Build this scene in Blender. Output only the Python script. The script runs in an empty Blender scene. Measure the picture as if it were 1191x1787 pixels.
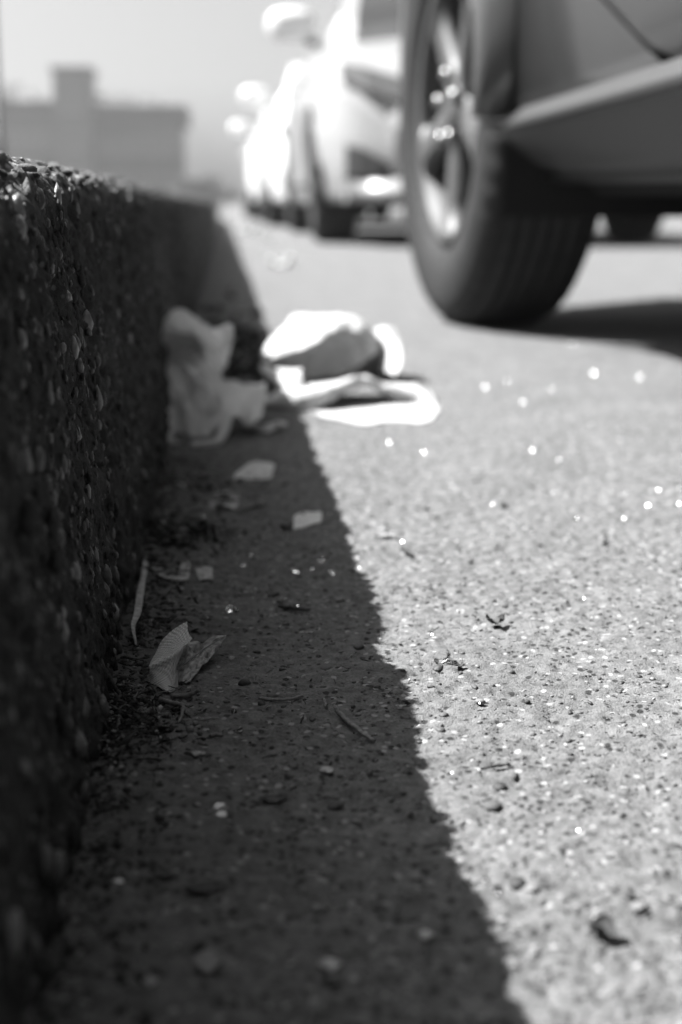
import bpy, bmesh, math, random
import numpy as np
from mathutils import Vector, Matrix

random.seed(7); rng = np.random.default_rng(7)
SC = bpy.context.scene; COL = SC.collection
R = math.radians

# ------------------------------------------------------------------ camera, sky, sun, exposure
CAM_H = .19; FPX = 50/24*1191; HORIZON = 354; VPX = 387
PITCH = math.atan((893.5-HORIZON)/FPX); YAW = math.atan((595.5-VPX)/FPX*math.cos(PITCH))
cd = bpy.data.cameras.new('camera'); cam = bpy.data.objects.new('camera', cd); COL.objects.link(cam)
cam.location = (0, 0, CAM_H); cam.rotation_euler = (math.pi/2-PITCH, 0, -YAW)
cd.sensor_fit = 'HORIZONTAL'; cd.sensor_width = 24; cd.lens = 50
cd.clip_start = .01; cd.clip_end = 3000
cd.dof.use_dof = True; cd.dof.focus_distance = .570; cd.dof.aperture_fstop = 6.9
SC.camera = cam

SUN = Vector((-.708, .22, 1.0)).normalized()      # towards the sun
elev = math.asin(SUN.z); azim = math.atan2(SUN.x, SUN.y)
w = bpy.data.worlds.new('World'); SC.world = w; w.use_nodes = True
nt = w.node_tree; nt.nodes.clear()
sky = nt.nodes.new('ShaderNodeTexSky'); sky.sky_type = 'NISHITA'; sky.sun_disc = False
sky.sun_elevation = elev; sky.sun_rotation = azim; sky.dust_density = 3.6; sky.air_density = 1.0
bw = nt.nodes.new('ShaderNodeRGBToBW')   # a black and white photograph
bg = nt.nodes.new('ShaderNodeBackground')
wo = nt.nodes.new('ShaderNodeOutputWorld')
bg.inputs['Strength'].default_value = .05
nt.links.new(sky.outputs[0], bw.inputs[0]); nt.links.new(bw.outputs[0], bg.inputs[0]); nt.links.new(bg.outputs[0], wo.inputs[0])
sl = bpy.data.lights.new('sun', 'SUN'); sl.energy = 5.0; sl.angle = R(.53); sl.color = (1, 1, 1)
so = bpy.data.objects.new('sun', sl); COL.objects.link(so)
so.rotation_euler = SUN.to_track_quat('Z', 'Y').to_euler(); so.location = (-3, 2, 5)
SC.view_settings.view_transform = 'Standard'; SC.view_settings.look = 'None'
SC.view_settings.exposure = 1.8; SC.view_settings.gamma = 1; SC.view_settings.use_curve_mapping = False
SC.cycles.use_denoising = True
SC.cycles.max_bounces = 8; SC.cycles.transmission_bounces = 6; SC.cycles.caustics_reflective = False
SC.cycles.sample_clamp_indirect = 6

# photograph pixel -> place helpers (the photograph's pixel grid is 1191 x 1787)
FW = np.array([math.sin(YAW)*math.cos(PITCH), math.cos(YAW)*math.cos(PITCH), -math.sin(PITCH)])
RT = np.array([math.cos(YAW), -math.sin(YAW), 0.]); UP = np.cross(RT, FW); C0 = np.array([0, 0, CAM_H])
def ray(x, y): return FW*FPX + RT*(x-595.5) - UP*(y-893.5)
def G(x, y, z=0.):                    # where the line of sight meets height z
    d = ray(x, y); return C0 + d*((z-CAM_H)/d[2])
def Q(x, y, Y):                       # where it meets the upright plane at distance Y
    d = ray(x, y); return C0 + d*(Y/d[1])

# ------------------------------------------------------------------ noise
def _h(ix, iy, s):
    n = (ix.astype(np.int64)*374761393 + iy.astype(np.int64)*668265263 + s*1442695041) & 0x7fffffff
    n = ((n ^ (n >> 13))*1274126177) & 0x7fffffff
    return ((n ^ (n >> 16)) & 0xffff)/65535.0
def vn(x, y, s=0):
    x = np.asarray(x, float); y = np.asarray(y, float)
    ix = np.floor(x); iy = np.floor(y); fx = x-ix; fy = y-iy
    fx = fx*fx*(3-2*fx); fy = fy*fy*(3-2*fy)
    a = _h(ix, iy, s); b = _h(ix+1, iy, s); c = _h(ix, iy+1, s); d = _h(ix+1, iy+1, s)
    return (a*(1-fx)+b*fx)*(1-fy)+(c*(1-fx)+d*fx)*fy - .5
def fbm(x, y, s=0, o=3):
    r = 0; a = 1
    for i in range(o): r = r + a*vn(x*2**i, y*2**i, s+i*17); a *= .5
    return r

# ------------------------------------------------------------------ materials
def nmat(name):
    m = bpy.data.materials.new(name); m.use_nodes = True
    t = m.node_tree; b = t.nodes['Principled BSDF']; return m, t, b
def simple(name, g, rough=.6, metal=0., spec=.5, coat=0., bump=0., bscale=400., var=0., vscale=60.):
    m, t, b = nmat(name)
    b.inputs['Base Color'].default_value = (g, g, g, 1); b.inputs['Roughness'].default_value = rough
    b.inputs['Metallic'].default_value = metal; b.inputs['Specular IOR Level'].default_value = spec
    b.inputs['Coat Weight'].default_value = coat; b.inputs['Coat Roughness'].default_value = .04
    if var or bump:
        tc = t.nodes.new('ShaderNodeTexCoord')
    if var:
        n = t.nodes.new('ShaderNodeTexNoise'); n.inputs['Scale'].default_value = vscale; n.inputs['Detail'].default_value = 5
        t.links.new(tc.outputs['Object'], n.inputs['Vector'])
        r = t.nodes.new('ShaderNodeMapRange'); r.inputs['From Min'].default_value = .3; r.inputs['From Max'].default_value = .7
        r.inputs['To Min'].default_value = g*(1-var); r.inputs['To Max'].default_value = g*(1+var)
        t.links.new(n.outputs['Fac'], r.inputs['Value']); t.links.new(r.outputs[0], b.inputs['Base Color'])
    if bump:
        n2 = t.nodes.new('ShaderNodeTexNoise'); n2.inputs['Scale'].default_value = bscale; n2.inputs['Detail'].default_value = 4
        t.links.new(tc.outputs['Object'], n2.inputs['Vector'])
        bp = t.nodes.new('ShaderNodeBump'); bp.inputs['Strength'].default_value = bump; bp.inputs['Distance'].default_value = 1/bscale
        t.links.new(n2.outputs['Fac'], bp.inputs['Height']); t.links.new(bp.outputs[0], b.inputs['Normal'])
    return m
def stone_mat(name, g, dark, light, big=14., bumpd=.0006, rough=.85, sun_top=None):
    """weathered exposed-aggregate concrete: sandy grain, grit cells of mixed grey, soft large stains"""
    m, t, b = nmat(name); L = t.links.new; N = t.nodes.new
    tc = N('ShaderNodeTexCoord'); P = tc.outputs['Object']
    def noise(sc, det=4):
        n = N('ShaderNodeTexNoise'); n.inputs['Scale'].default_value = sc; n.inputs['Detail'].default_value = det; L(P, n.inputs['Vector']); return n.outputs['Fac']
    def mr(v, a, bb, c, d):
        r = N('ShaderNodeMapRange'); r.inputs[1].default_value = a; r.inputs[2].default_value = bb; r.inputs[3].default_value = c; r.inputs[4].default_value = d; L(v, r.inputs[0]); return r.outputs[0]
    def mul(a, bb):
        q = N('ShaderNodeMath'); q.operation = 'MULTIPLY'; L(a, q.inputs[0]); L(bb, q.inputs[1]); return q.outputs[0]
    base = mul(mr(noise(big, 6), .3, .7, .86, 1.14), mr(noise(900, 3), .3, .7, .75, 1.25))
    base = mul(base, mr(noise(150, 6), .3, .7, .68, 1.32))
    vo = N('ShaderNodeTexVoronoi'); vo.inputs['Scale'].default_value = 260; L(P, vo.inputs['Vector'])
    sep = N('ShaderNodeSeparateColor'); L(vo.outputs['Color'], sep.inputs[0])
    gd = mul(mr(sep.outputs[0], .62, .66, 0, 1), mr(vo.outputs['Distance'], .28, .42, 1, 0))     # dark grit
    gl = mul(mr(sep.outputs[1], .78, .82, 0, 1), mr(vo.outputs['Distance'], .25, .4, 1, 0))      # pale grit
    sc = N('ShaderNodeMath'); sc.operation = 'MULTIPLY'; sc.inputs[1].default_value = g; L(base, sc.inputs[0])
    m1 = N('ShaderNodeMix'); m1.data_type = 'FLOAT'; L(gd, m1.inputs[0]); L(sc.outputs[0], m1.inputs[2]); m1.inputs[3].default_value = dark
    m2 = N('ShaderNodeMix'); m2.data_type = 'FLOAT'; L(gl, m2.inputs[0]); L(m1.outputs[0], m2.inputs[2]); m2.inputs[3].default_value = light
    outc = m2.outputs[0]
    if sun_top:                                # paints sunlight into the top and arris, paler than the face
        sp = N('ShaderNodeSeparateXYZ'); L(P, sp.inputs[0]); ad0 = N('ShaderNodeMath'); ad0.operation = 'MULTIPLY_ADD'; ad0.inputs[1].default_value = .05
        L(noise(45, 4), ad0.inputs[0]); L(sp.outputs[2], ad0.inputs[2]); outc = mul(outc, mr(ad0.outputs[0], .205, .232, 1, sun_top))
    L(outc, b.inputs['Base Color']); b.inputs['Roughness'].default_value = rough; b.inputs['Specular IOR Level'].default_value = .25
    ad = N('ShaderNodeMath'); ad.operation = 'ADD'; L(noise(1500, 3), ad.inputs[0]); L(noise(500, 3), ad.inputs[1])
    bp = N('ShaderNodeBump'); bp.inputs['Strength'].default_value = .8; bp.inputs['Distance'].default_value = bumpd
    L(ad.outputs[0], bp.inputs['Height']); L(bp.outputs[0], b.inputs['Normal'])
    return m
def leafy(name, g, transl=.3, var=.3, vscale=120., weave=0., rough=.6):
    m, t, b = nmat(name); L = t.links.new; N = t.nodes.new
    tc = N('ShaderNodeTexCoord'); n = N('ShaderNodeTexNoise'); n.inputs['Scale'].default_value = vscale; n.inputs['Detail'].default_value = 5
    L(tc.outputs['Object'], n.inputs['Vector'])
    r = N('ShaderNodeMapRange'); r.inputs[1].default_value = .3; r.inputs[2].default_value = .7; r.inputs[3].default_value = g*(1-var); r.inputs[4].default_value = min(.9, g*(1+var))
    L(n.outputs['Fac'], r.inputs[0]); col = r.outputs[0]
    bp = N('ShaderNodeBump')
    if weave:
        sp = N('ShaderNodeSeparateXYZ'); L(tc.outputs['UV'], sp.inputs[0])
        def wv(o, k):
            a = N('ShaderNodeMath'); a.operation = 'MULTIPLY'; a.inputs[1].default_value = k; L(o, a.inputs[0])
            s = N('ShaderNodeMath'); s.operation = 'SINE'; L(a.outputs[0], s.inputs[0]); return s.outputs[0]
        pr = N('ShaderNodeMath'); pr.operation = 'MULTIPLY'; L(wv(sp.outputs[0], weave), pr.inputs[0]); L(wv(sp.outputs[1], weave*.8), pr.inputs[1])
        q = N('ShaderNodeMapRange'); q.inputs[1].default_value = -.9; q.inputs[2].default_value = .9; q.inputs[3].default_value = .72; q.inputs[4].default_value = 1.15; L(pr.outputs[0], q.inputs[0])
        mu = N('ShaderNodeMath'); mu.operation = 'MULTIPLY'; L(col, mu.inputs[0]); L(q.outputs[0], mu.inputs[1]); col = mu.outputs[0]
        bp.inputs['Strength'].default_value = .9; bp.inputs['Distance'].default_value = .0005; L(pr.outputs[0], bp.inputs['Height'])
    else:
        bp.inputs['Strength'].default_value = .5; bp.inputs['Distance'].default_value = .0006; L(n.outputs['Fac'], bp.inputs['Height'])
    L(col, b.inputs['Base Color']); b.inputs['Roughness'].default_value = rough; b.inputs['Specular IOR Level'].default_value = .3
    L(bp.outputs[0], b.inputs['Normal'])
    if transl:
        tr = N('ShaderNodeBsdfTranslucent'); L(col, tr.inputs[0]); mx = N('ShaderNodeMixShader'); mx.inputs[0].default_value = transl
        L(b.outputs[0], mx.inputs[1]); L(tr.outputs[0], mx.inputs[2]); L(mx.outputs[0], t.nodes['Material Output'].inputs[0])
    return m
M = dict(
    road=stone_mat('road_asphalt', .128, .028, .29, bumpd=.0012),
    kerb=stone_mat('kerb_concrete', .036, .010, .12, bumpd=.0010, sun_top=3.0),
    pave=stone_mat('pavement_concrete', .14, .06, .25),
    mortar=simple('mortar', .08, .9, bump=.5),
    peb_d=simple('pebble_dark', .032, .6, var=.4, vscale=300, bump=.3, bscale=900),
    peb_m=simple('pebble_mid', .07, .65, var=.3, vscale=300, bump=.3, bscale=900),
    peb_l=simple('pebble_light', .155, .6, var=.2, vscale=300, bump=.3, bscale=900),
    kpeb_m=simple('kerb_pebble_mid', .046, .45, var=.4, vscale=300, bump=.4, bscale=900),
    kpeb_l=simple('kerb_pebble_light', .14, .42, var=.3, vscale=300, bump=.4, bscale=900),
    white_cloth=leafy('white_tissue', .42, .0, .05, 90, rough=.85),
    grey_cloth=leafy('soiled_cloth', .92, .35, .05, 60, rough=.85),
    woven=leafy('woven_strip', .85, .12, .12, 90, weave=300, rough=.55),
    leaf=leafy('dry_leaf', .45, .25, .5, 420, rough=.55),
    leaf_d=leafy('dark_leaf', .04, .15, .5, 300, rough=.6),
    paper=leafy('paper_scrap', .72, .2, .15, 200, rough=.8),
    twig=simple('twig_bark', .17, .7, var=.4, vscale=500, bump=.5, bscale=900),
    twig_d=simple('dark_twig', .035, .8, var=.5, vscale=400, bump=.5, bscale=900),
    moss=simple('litter_crumb', .02, .9, var=.6, vscale=500),
    rubber=simple('tyre_rubber', .016, .75, spec=.3, var=.3, vscale=30, bump=.2, bscale=300),
    alloy=simple('wheel_alloy', .06, .5, metal=.1),
    chrome=simple('wheel_bolt_steel', .3, .3, metal=1),
    dpaint=simple('dark_car_paint', .008, .30, metal=.0, spec=.3, coat=.3, var=.15, vscale=4),
    clad=simple('sill_cladding', .017, .5, bump=.1),
    wpaint=simple('white_car_paint', .27, .35, coat=.5),
    wpaint2=simple('bright_white_paint', .75, .3, coat=.8),
    spaint=simple('silver_car_paint', .62, .3, coat=1.0),
    black=simple('black_plastic', .018, .5),
    flare=simple('arch_reflection_paint', .055, .32, coat=.4),  # paler than the body colour, imitates sky reflected on the fender
    sunlit_trim=simple('sunlit_sill_trim', .05, .4, coat=.2),  # lighter than the cladding, paints in sun glancing off the sill ledge
    under=simple('underbody', .008, .9, spec=.2), barrel=simple('rim_barrel', .035, .6),
    carglass=simple('car_window_glass', .03, .05, spec=.8, coat=1.),
    wscreen=simple('windscreen_glass', .02, .08, spec=.8, coat=1.),
    lamp=simple('headlamp_lens', .10, .1, spec=.6),
    brick=simple('painted_render', .045, .9, var=.3, vscale=.5),
    tower=simple('tower_render', .07, .9, var=.15, vscale=.5),
    roofm=simple('roof_felt', .01, .9), wframe=simple('window_frame_paint', .14, .6),
    winglass=simple('house_window_glass', .08, .1), pole=simple('galvanised_pole', .05, .5, metal=.4),
    foliage=simple('shrub_foliage', .05, .7, var=.3, vscale=3), bark=simple('shrub_bark', .12, .9),
)
def glass_mat(name, rough=.02, tint=1.):
    m, t, b = nmat(name); b.inputs['Base Color'].default_value = (tint, tint, tint, 1)
    b.inputs['Roughness'].default_value = rough; b.inputs['Transmission Weight'].default_value = 1; b.inputs['IOR'].default_value = 1.5
    return m
M['glass'] = glass_mat('tempered_glass', .03, .97)
M['glint_glass'] = simple('glinting_pale_glass', .55, .2, coat=1.)  # opaque pale colour paints in the glint of clear glass chips

# ------------------------------------------------------------------ object helpers
def tag(o, label=None, cat=None, group=None, kind=None):
    for k, v in (('label', label), ('category', cat), ('group', group), ('kind', kind)):
        if v: o[k] = v
    return o
def empty(name, loc=(0, 0, 0), rz=0):
    o = bpy.data.objects.new(name, None); COL.objects.link(o); o.location = loc; o.rotation_euler.z = rz
    o.empty_display_size = .05; return o
def link(name, me, parent=None):
    o = bpy.data.objects.new(name, me); COL.objects.link(o)
    if parent is not None: o.parent = parent
    return o
def npmesh(name, V, F, mats, smooth=True, fm=None, uv=None):
    """V (n,3); F (m,k) array of one face size"""
    me = bpy.data.meshes.new(name); V = np.asarray(V, np.float32); F = np.asarray(F, np.int32); k = F.shape[1]
    me.vertices.add(len(V)); me.vertices.foreach_set('co', V.ravel())
    me.loops.add(F.size); me.loops.foreach_set('vertex_index', F.ravel())
    me.polygons.add(len(F)); me.polygons.foreach_set('loop_start', np.arange(0, F.size, k, dtype=np.int32))
    if smooth: me.polygons.foreach_set('use_smooth', np.ones(len(F), bool))
    for m in (mats if isinstance(mats, (list, tuple)) else [mats]): me.materials.append(m)
    if fm is not None: me.polygons.foreach_set('material_index', np.asarray(fm, np.int32))
    if uv is not None:
        u = me.uv_layers.new(name='uv'); u.data.foreach_set('uv', np.asarray(uv, np.float32)[F.ravel()].ravel())
    me.update(calc_edges=True); me.validate(); return me
def gridfaces(nr, nc):
    i = np.arange(nr-1)[:, None]*nc + np.arange(nc-1)[None, :]
    return np.stack([i, i+1, i+1+nc, i+nc], -1).reshape(-1, 4)
class MB:
    def __init__(s): s.v = []; s.f = []
    def add(s, vs, fs):
        b = len(s.v); s.v += [tuple(p) for p in vs]; s.f += [tuple(b+i for i in f) for f in fs]; return s
    def box(s, x0, x1, y0, y1, z0, z1):
        return s.add([(x, y, z) for x in (x0, x1) for y in (y0, y1) for z in (z0, z1)],
                     [(0, 1, 3, 2), (4, 6, 7, 5), (0, 4, 5, 1), (2, 3, 7, 6), (0, 2, 6, 4), (1, 5, 7, 3)])
    def tube(s, pts, rad, n=6, flat=1.):
        pts = [Vector(p) for p in pts]; rad = rad if isinstance(rad, (list, tuple)) else [rad]*len(pts)
        rings = []
        for i, p in enumerate(pts):
            d = (pts[min(i+1, len(pts)-1)]-pts[max(i-1, 0)]).normalized()
            a = d.cross(Vector((0, 0, 1)));  a = a.normalized() if a.length > 1e-3 else Vector((1, 0, 0))
            b = d.cross(a)
            rings += [p + a*math.cos(t)*rad[i] + b*math.sin(t)*rad[i]*flat for t in [2*math.pi*k/n for k in range(n)]]
        fs = [(i*n+k, i*n+(k+1) % n, (i+1)*n+(k+1) % n, (i+1)*n+k) for i in range(len(pts)-1) for k in range(n)]
        fs += [tuple(range(n))[::-1], tuple((len(pts)-1)*n+k for k in range(n))]
        return s.add(rings, fs)
    def build(s, name, m, parent=None, smooth=False, bevel=0., loc=None):
        me = bpy.data.meshes.new(name); me.from_pydata(s.v, [], s.f); me.materials.append(m)
        if smooth: me.polygons.foreach_set('use_smooth', [True]*len(me.polygons))
        me.update(); o = link(name, me, parent)
        if bevel:
            b = o.modifiers.new('bevel', 'BEVEL'); b.width = bevel; b.segments = 2; b.limit_method = 'ANGLE'
        if loc is not None: o.location = loc
        return o
def catmull(P, n):
    """P (k, ...) -> (n, ...) smooth samples"""
    P = np.asarray(P, float); k = len(P); t = np.linspace(0, k-1, n); i = np.minimum(t.astype(int), k-2); f = (t-i).reshape((-1,)+(1,)*(P.ndim-1))
    g = lambda j: P[np.clip(j, 0, k-1)]
    a, b, c, d = g(i-1), g(i), g(i+1), g(i+2)
    return .5*((2*b)+(c-a)*f+(2*a-5*b+4*c-d)*f*f+(3*b-a-3*c+d)*f**3)
def sheet(name, ctrl, m, parent=None, res=(30, 40), wr=.001, ws=60, thick=.0004, seed=0, ragged=0., origin=None):
    """a thin flexible sheet through a grid of control points, wrinkled, with real thickness"""
    P = catmull(catmull(ctrl, res[0]).transpose(1, 0, 2), res[1]).transpose(1, 0, 2)
    nr, nc = res; du = np.gradient(P, axis=1); dv = np.gradient(P, axis=0); n = np.cross(du, dv); n /= np.linalg.norm(n, axis=2, keepdims=True)+1e-12
    lu = np.cumsum(np.linalg.norm(du, axis=2), 1); lv = np.cumsum(np.linalg.norm(dv, axis=2), 0)
    P = P + n*(fbm(lu*ws, lv*ws, seed, 4)*2*wr)[..., None]
    if ragged:
        for e, s in ((0, 1), (-1, -1)):
            P[e] += (P[e+s]-P[e])*(rng.random((nc, 1))*ragged); P[:, e] += (P[:, e+s]-P[:, e])*(rng.random((nr, 1))*ragged)
    P[..., 2] = np.maximum(P[..., 2], .0006)
    o0 = np.array(origin if origin is not None else P.reshape(-1, 3).mean(0)*[1, 1, 0])
    if parent is None or origin is not None: P = P-o0
    me = npmesh(name, P.reshape(-1, 3), gridfaces(nr, nc), m, True, uv=np.stack([lu, lv], -1).reshape(-1, 2)*10)
    o = link(name, me, parent)
    if parent is None: o.location = o0
    so_ = o.modifiers.new('thickness', 'SOLIDIFY'); so_.thickness = thick; so_.offset = 0
    return o

# ------------------------------------------------------------------ road
def axis(lo, hi, a, b, d, growth, dmax=40.):
    """coordinates: even spacing d within [a,b], growing outside"""
    mid = list(np.arange(a, b, d)); up = []; x = mid[-1]; s = d
    while x < hi: s = min(s*growth, dmax); x += s; up.append(x)
    dn = []; x = a; s = d
    while x > lo: s = min(s*growth, dmax); x -= s; dn.append(x)
    return np.array(dn[::-1]+mid+up)
def road_h(x, y):
    fade = np.clip(1.6/np.maximum(y, .1), 0, 1)*np.clip(1.5-np.abs(x)*.6, .0, 1)
    big = .0012*fbm(x*9, y*9, 3, 2)
    g = .0015*fbm(x*210, y*210, 5, 3)
    pit = np.clip(vn(x*230, y*230, 9)-.22, 0, 1)*.0050 + np.clip(vn(x*90+4, y*90, 19)-.3, 0, 1)*.007
    return big*np.clip(fade*2, 0, 1) + (g-pit)*fade
xs = axis(-.10, 60, -.075, .36, .00125, 1.035); ys = np.concatenate([axis(-6, .25, .22, .28, .0015, 1.05), []])
ys = ys[ys < .25]; y = .25; l = []
while y < 1500: l.append(y); y += max(.00125, min(60, y*.0019*(1+max(0, y-1.2)*2.2)))
ys = np.concatenate([ys, l])
XX, YY = np.meshgrid(xs, ys); ZZ = road_h(XX, YY)
ZZ = ZZ + np.clip((XX-.02)*-.02, 0, .001)
me = npmesh('road', np.stack([XX, YY, ZZ], -1).reshape(-1, 3), gridfaces(len(ys), len(xs)), M['road'])
road = tag(link('road', me), kind='structure')
print('road verts', len(me.vertices))

# ------------------------------------------------------------------ kerb of concrete kerbstones
FACE0 = -.0475; KH = .206
def kface(z): return FACE0 - .0195*np.clip(z, 0, 1)/.19
prof = [(kface(z), z) for z in np.arange(-.012, .1861, .00135)]
for a in np.arange(3, 91, 3.5): prof.append((kface(.186)-.021*(1-math.cos(R(a))), .186+.021*math.sin(R(a))))
xx = prof[-1][0]; step = .0012
while xx > -.19: step *= 1.09; xx -= step; prof.append((xx, KH+.0006))
prof = np.array(prof); pd = np.gradient(prof, axis=0); pn = np.stack([pd[:, 1], -pd[:, 0]], 1); pn /= np.linalg.norm(pn, axis=1, keepdims=True)
plen = np.concatenate([[0], np.cumsum(np.linalg.norm(np.diff(prof, axis=0), axis=1))])
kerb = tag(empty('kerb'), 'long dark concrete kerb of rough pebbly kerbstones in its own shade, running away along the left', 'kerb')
def kdisp(u, y, fade):
    d = .0026*fbm(y*7, u*9, 31, 2) + .0032*fade*fbm(y*80, u*60, 33, 3) + .0016*fade*fbm(y*260, u*260, 35, 2)
    d += np.clip(vn(y*120, u*120, 41)-.16, 0, 1)*.010*fade - np.clip(vn(y*95, u*95, 43)-.12, 0, 1)*.012*fade
    return d
def chip(u, y):                         # broken arris near the first joint
    e = np.exp(-((u-.214)/.016)**2)
    c = .006*np.exp(-((y-.628)/.022)**2) + .005*np.exp(-((y-.50)/.05)**2)+.004*np.exp(-((y-.80)/.03)**2)
    return -e*c*(1+1.5*vn(y*60, u*60, 77)) - e*.0045*np.clip(vn(y*45, u*10, 71)+.1, 0, 1)
J0 = .645; KL = .915; stones = []
for k in range(-2, 26):
    a, b = J0+(k-1)*KL+.003, J0+k*KL-.003
    l = []; y = a
    while y < b: l.append(y); y += max(.0014, abs(y)*.0022*(1+max(0, y-1)*1.6)) if b > .1 else .01
    l = np.array(l+[b]); pr = prof if a < 1.6 else prof[::4]; pl = plen if a < 1.6 else plen[::4]; nn = pn if a < 1.6 else pn[::4]
    U, Y = np.meshgrid(pl, l); fade = np.clip(1.5/np.maximum(np.abs(Y), .2), 0, 1)
    d = kdisp(U, Y, fade) + chip(U, Y)
    edge = np.minimum(Y-a, b-Y); d = d - .004*np.exp(-edge/.004)
    off = .0010*math.sin(k*2.1)
    curve = -np.clip(Y-14, 0, 99)**2*.006
    V = np.stack([pr[None, :, 0]+nn[None, :, 0]*d+off+curve, Y, pr[None, :, 1]+nn[None, :, 1]*d+.001*math.cos(k*1.7)], -1)
    # close the two ends
    nr, nc = len(l), len(pr); V = V.reshape(-1, 3); F = gridfaces(nr, nc)
    c = .004
    lo = V[:nc].copy(); lo[:, 0] -= .012; hi = V[-nc:].copy(); hi[:, 0] -= .012
    base = len(V); V = np.concatenate([V, lo, hi]); i = np.arange(nc-1)
    F = np.concatenate([F, np.stack([i, base+i, base+i+1, i+1], 1), np.stack([(nr-1)*nc+i, (nr-1)*nc+i+1, base+nc+i+1, base+nc+i], 1)])
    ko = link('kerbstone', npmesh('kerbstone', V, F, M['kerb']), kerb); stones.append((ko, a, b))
mb = MB()
for k in range(-2, 10): mb.box(-.18, FACE0-.026, J0+k*KL-.004, J0+k*KL+.004, 0, KH-.008)
mb.build('mortar', M['mortar'], kerb)

# pavement behind the kerb and open ground to the left
mb = MB(); slabs = []
pv = tag(empty('pavement'), kind='structure')
mb.box(-60, -.192, -6, 1400, .10, .196).build('paving_bed', M['pave'], pv)
sl_me = MB().box(0, .594, 0, .594, 0, .012)
me = bpy.data.meshes.new('paving_slab'); me.from_pydata(sl_me.v, [], sl_me.f); me.materials.append(M['pave'])
for i in range(3):
    for j in range(14):
        s = link('paving_slab', me, pv); s.location = (-.20-(i+1)*.6, -.6+j*.6+(i % 2)*.3, .1965+random.uniform(-.001, .001))

# ------------------------------------------------------------------ pebbles set in road and kerb
def ico(sub):
    bm = bmesh.new(); bmesh.ops.create_icosphere(bm, subdivisions=sub, radius=1); bm.verts.ensure_lookup_table()
    V = np.array([v.co[:] for v in bm.verts]); F = np.array([[v.index for v in f.verts] for f in bm.faces]); bm.free(); return V, F
I1 = ico(1); I2 = ico(2)
def lump(I, seed, k=.22, cuts=9):
    V, F = I; r = np.random.default_rng(seed); d = r.normal(size=(5, 3)); d /= np.linalg.norm(d, axis=1, keepdims=True)
    s = 1+sum(k*r.uniform(-.8, .8)*np.clip(V@q, 0, 1)**2 for q in d); V = V*s[:, None]
    for _ in range(cuts):                 # broken faces
        q = r.normal(size=3); q /= np.linalg.norm(q); lim = r.uniform(.55, .85); over = np.clip(V@q-lim, 0, None); V = V-over[:, None]*q*.9
    return V+r.normal(size=V.shape)*.03
protos = [lump(I2, s) for s in range(8)]; protos1 = [lump(I1, s+50) for s in range(8)]
def place_stones(spec, name, parent, mats, weights, normal='z', count_big=300):
    """spec rows: x,y,z,rx,ry,rz(semi-axes),rot ; biggest as seen from the path edge are single pebbles"""
    spec = np.array(spec); dist = np.linalg.norm(spec[:, :3]-C0, axis=1); app = spec[:, 3]/dist
    vis = app.argsort()[::-1]; big = set(vis[:count_big].tolist())
    meshes = {}
    for i in big:
        x, y, z, a, b, c, rot = spec[i]; k = i % 8; mi = int(rng.choice(len(mats), p=weights)); key = (k, mi)
        if key not in meshes: meshes[key] = npmesh(name, protos[k], I2[1], mats[mi])
        o = link(name, meshes[key], parent); o.location = (x, y, z); o.scale = (a, b, c)
        o.rotation_euler = (0, 0, rot) if normal == 'z' else (rot, 0, 0)
    VV = []; FF = []; FM = []; n = 0
    for i in range(len(spec)):
        if i in big: continue
        x, y, z, a, b, c, rot = spec[i]; I = I1 if a/dist[i] < .0045 else I2; V = (protos1 if I is I1 else protos)[i % 8]*[a, b, c]
        cr, sr = math.cos(rot), math.sin(rot)
        V = np.stack([V[:, 0]*cr-V[:, 1]*sr, V[:, 0]*sr+V[:, 1]*cr, V[:, 2]], 1) if normal == 'z' else np.stack([V[:, 0], V[:, 1]*cr-V[:, 2]*sr, V[:, 1]*sr+V[:, 2]*cr], 1)
        VV.append(V+[x, y, z]); FF.append(I[1]+n); n += len(V); FM.append(np.full(len(I[1]), rng.choice(len(mats), p=weights)))
    o = link('small_'+name+'s', npmesh(name, np.concatenate(VV), np.concatenate(FF), mats, fm=np.concatenate(FM)), parent); tag(o, kind='stuff')
def logy(a, b, n, p=1.6): u = rng.random(n); return (a**(-p)+(b**(-p)-a**(-p))*u)**(-1/p)
n = 21000; py = logy(.24, 6, n, 1.0); px = rng.uniform(-.05, 1, n)*1.0; px = np.where(rng.random(n) < .999, -.046+(px+.05)*(.15+py*.36), px)
pr_ = np.exp(rng.normal(math.log(.00075), .52, n)); pr_ = np.clip(pr_, .0004, .0040)
hz = road_h(px, py)
asp = rng.uniform(.45, 1, n); fl = rng.uniform(.30, .65, n); sink = rng.uniform(-.45, .25, n)
spec = np.stack([px, py, hz+pr_*fl*sink, pr_, pr_*asp, pr_*fl, rng.uniform(0, 6.28, n)], 1)
place_stones(spec, 'pebble', road, [M['peb_d'], M['peb_m'], M['peb_l']], [.40, .42, .18])
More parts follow.
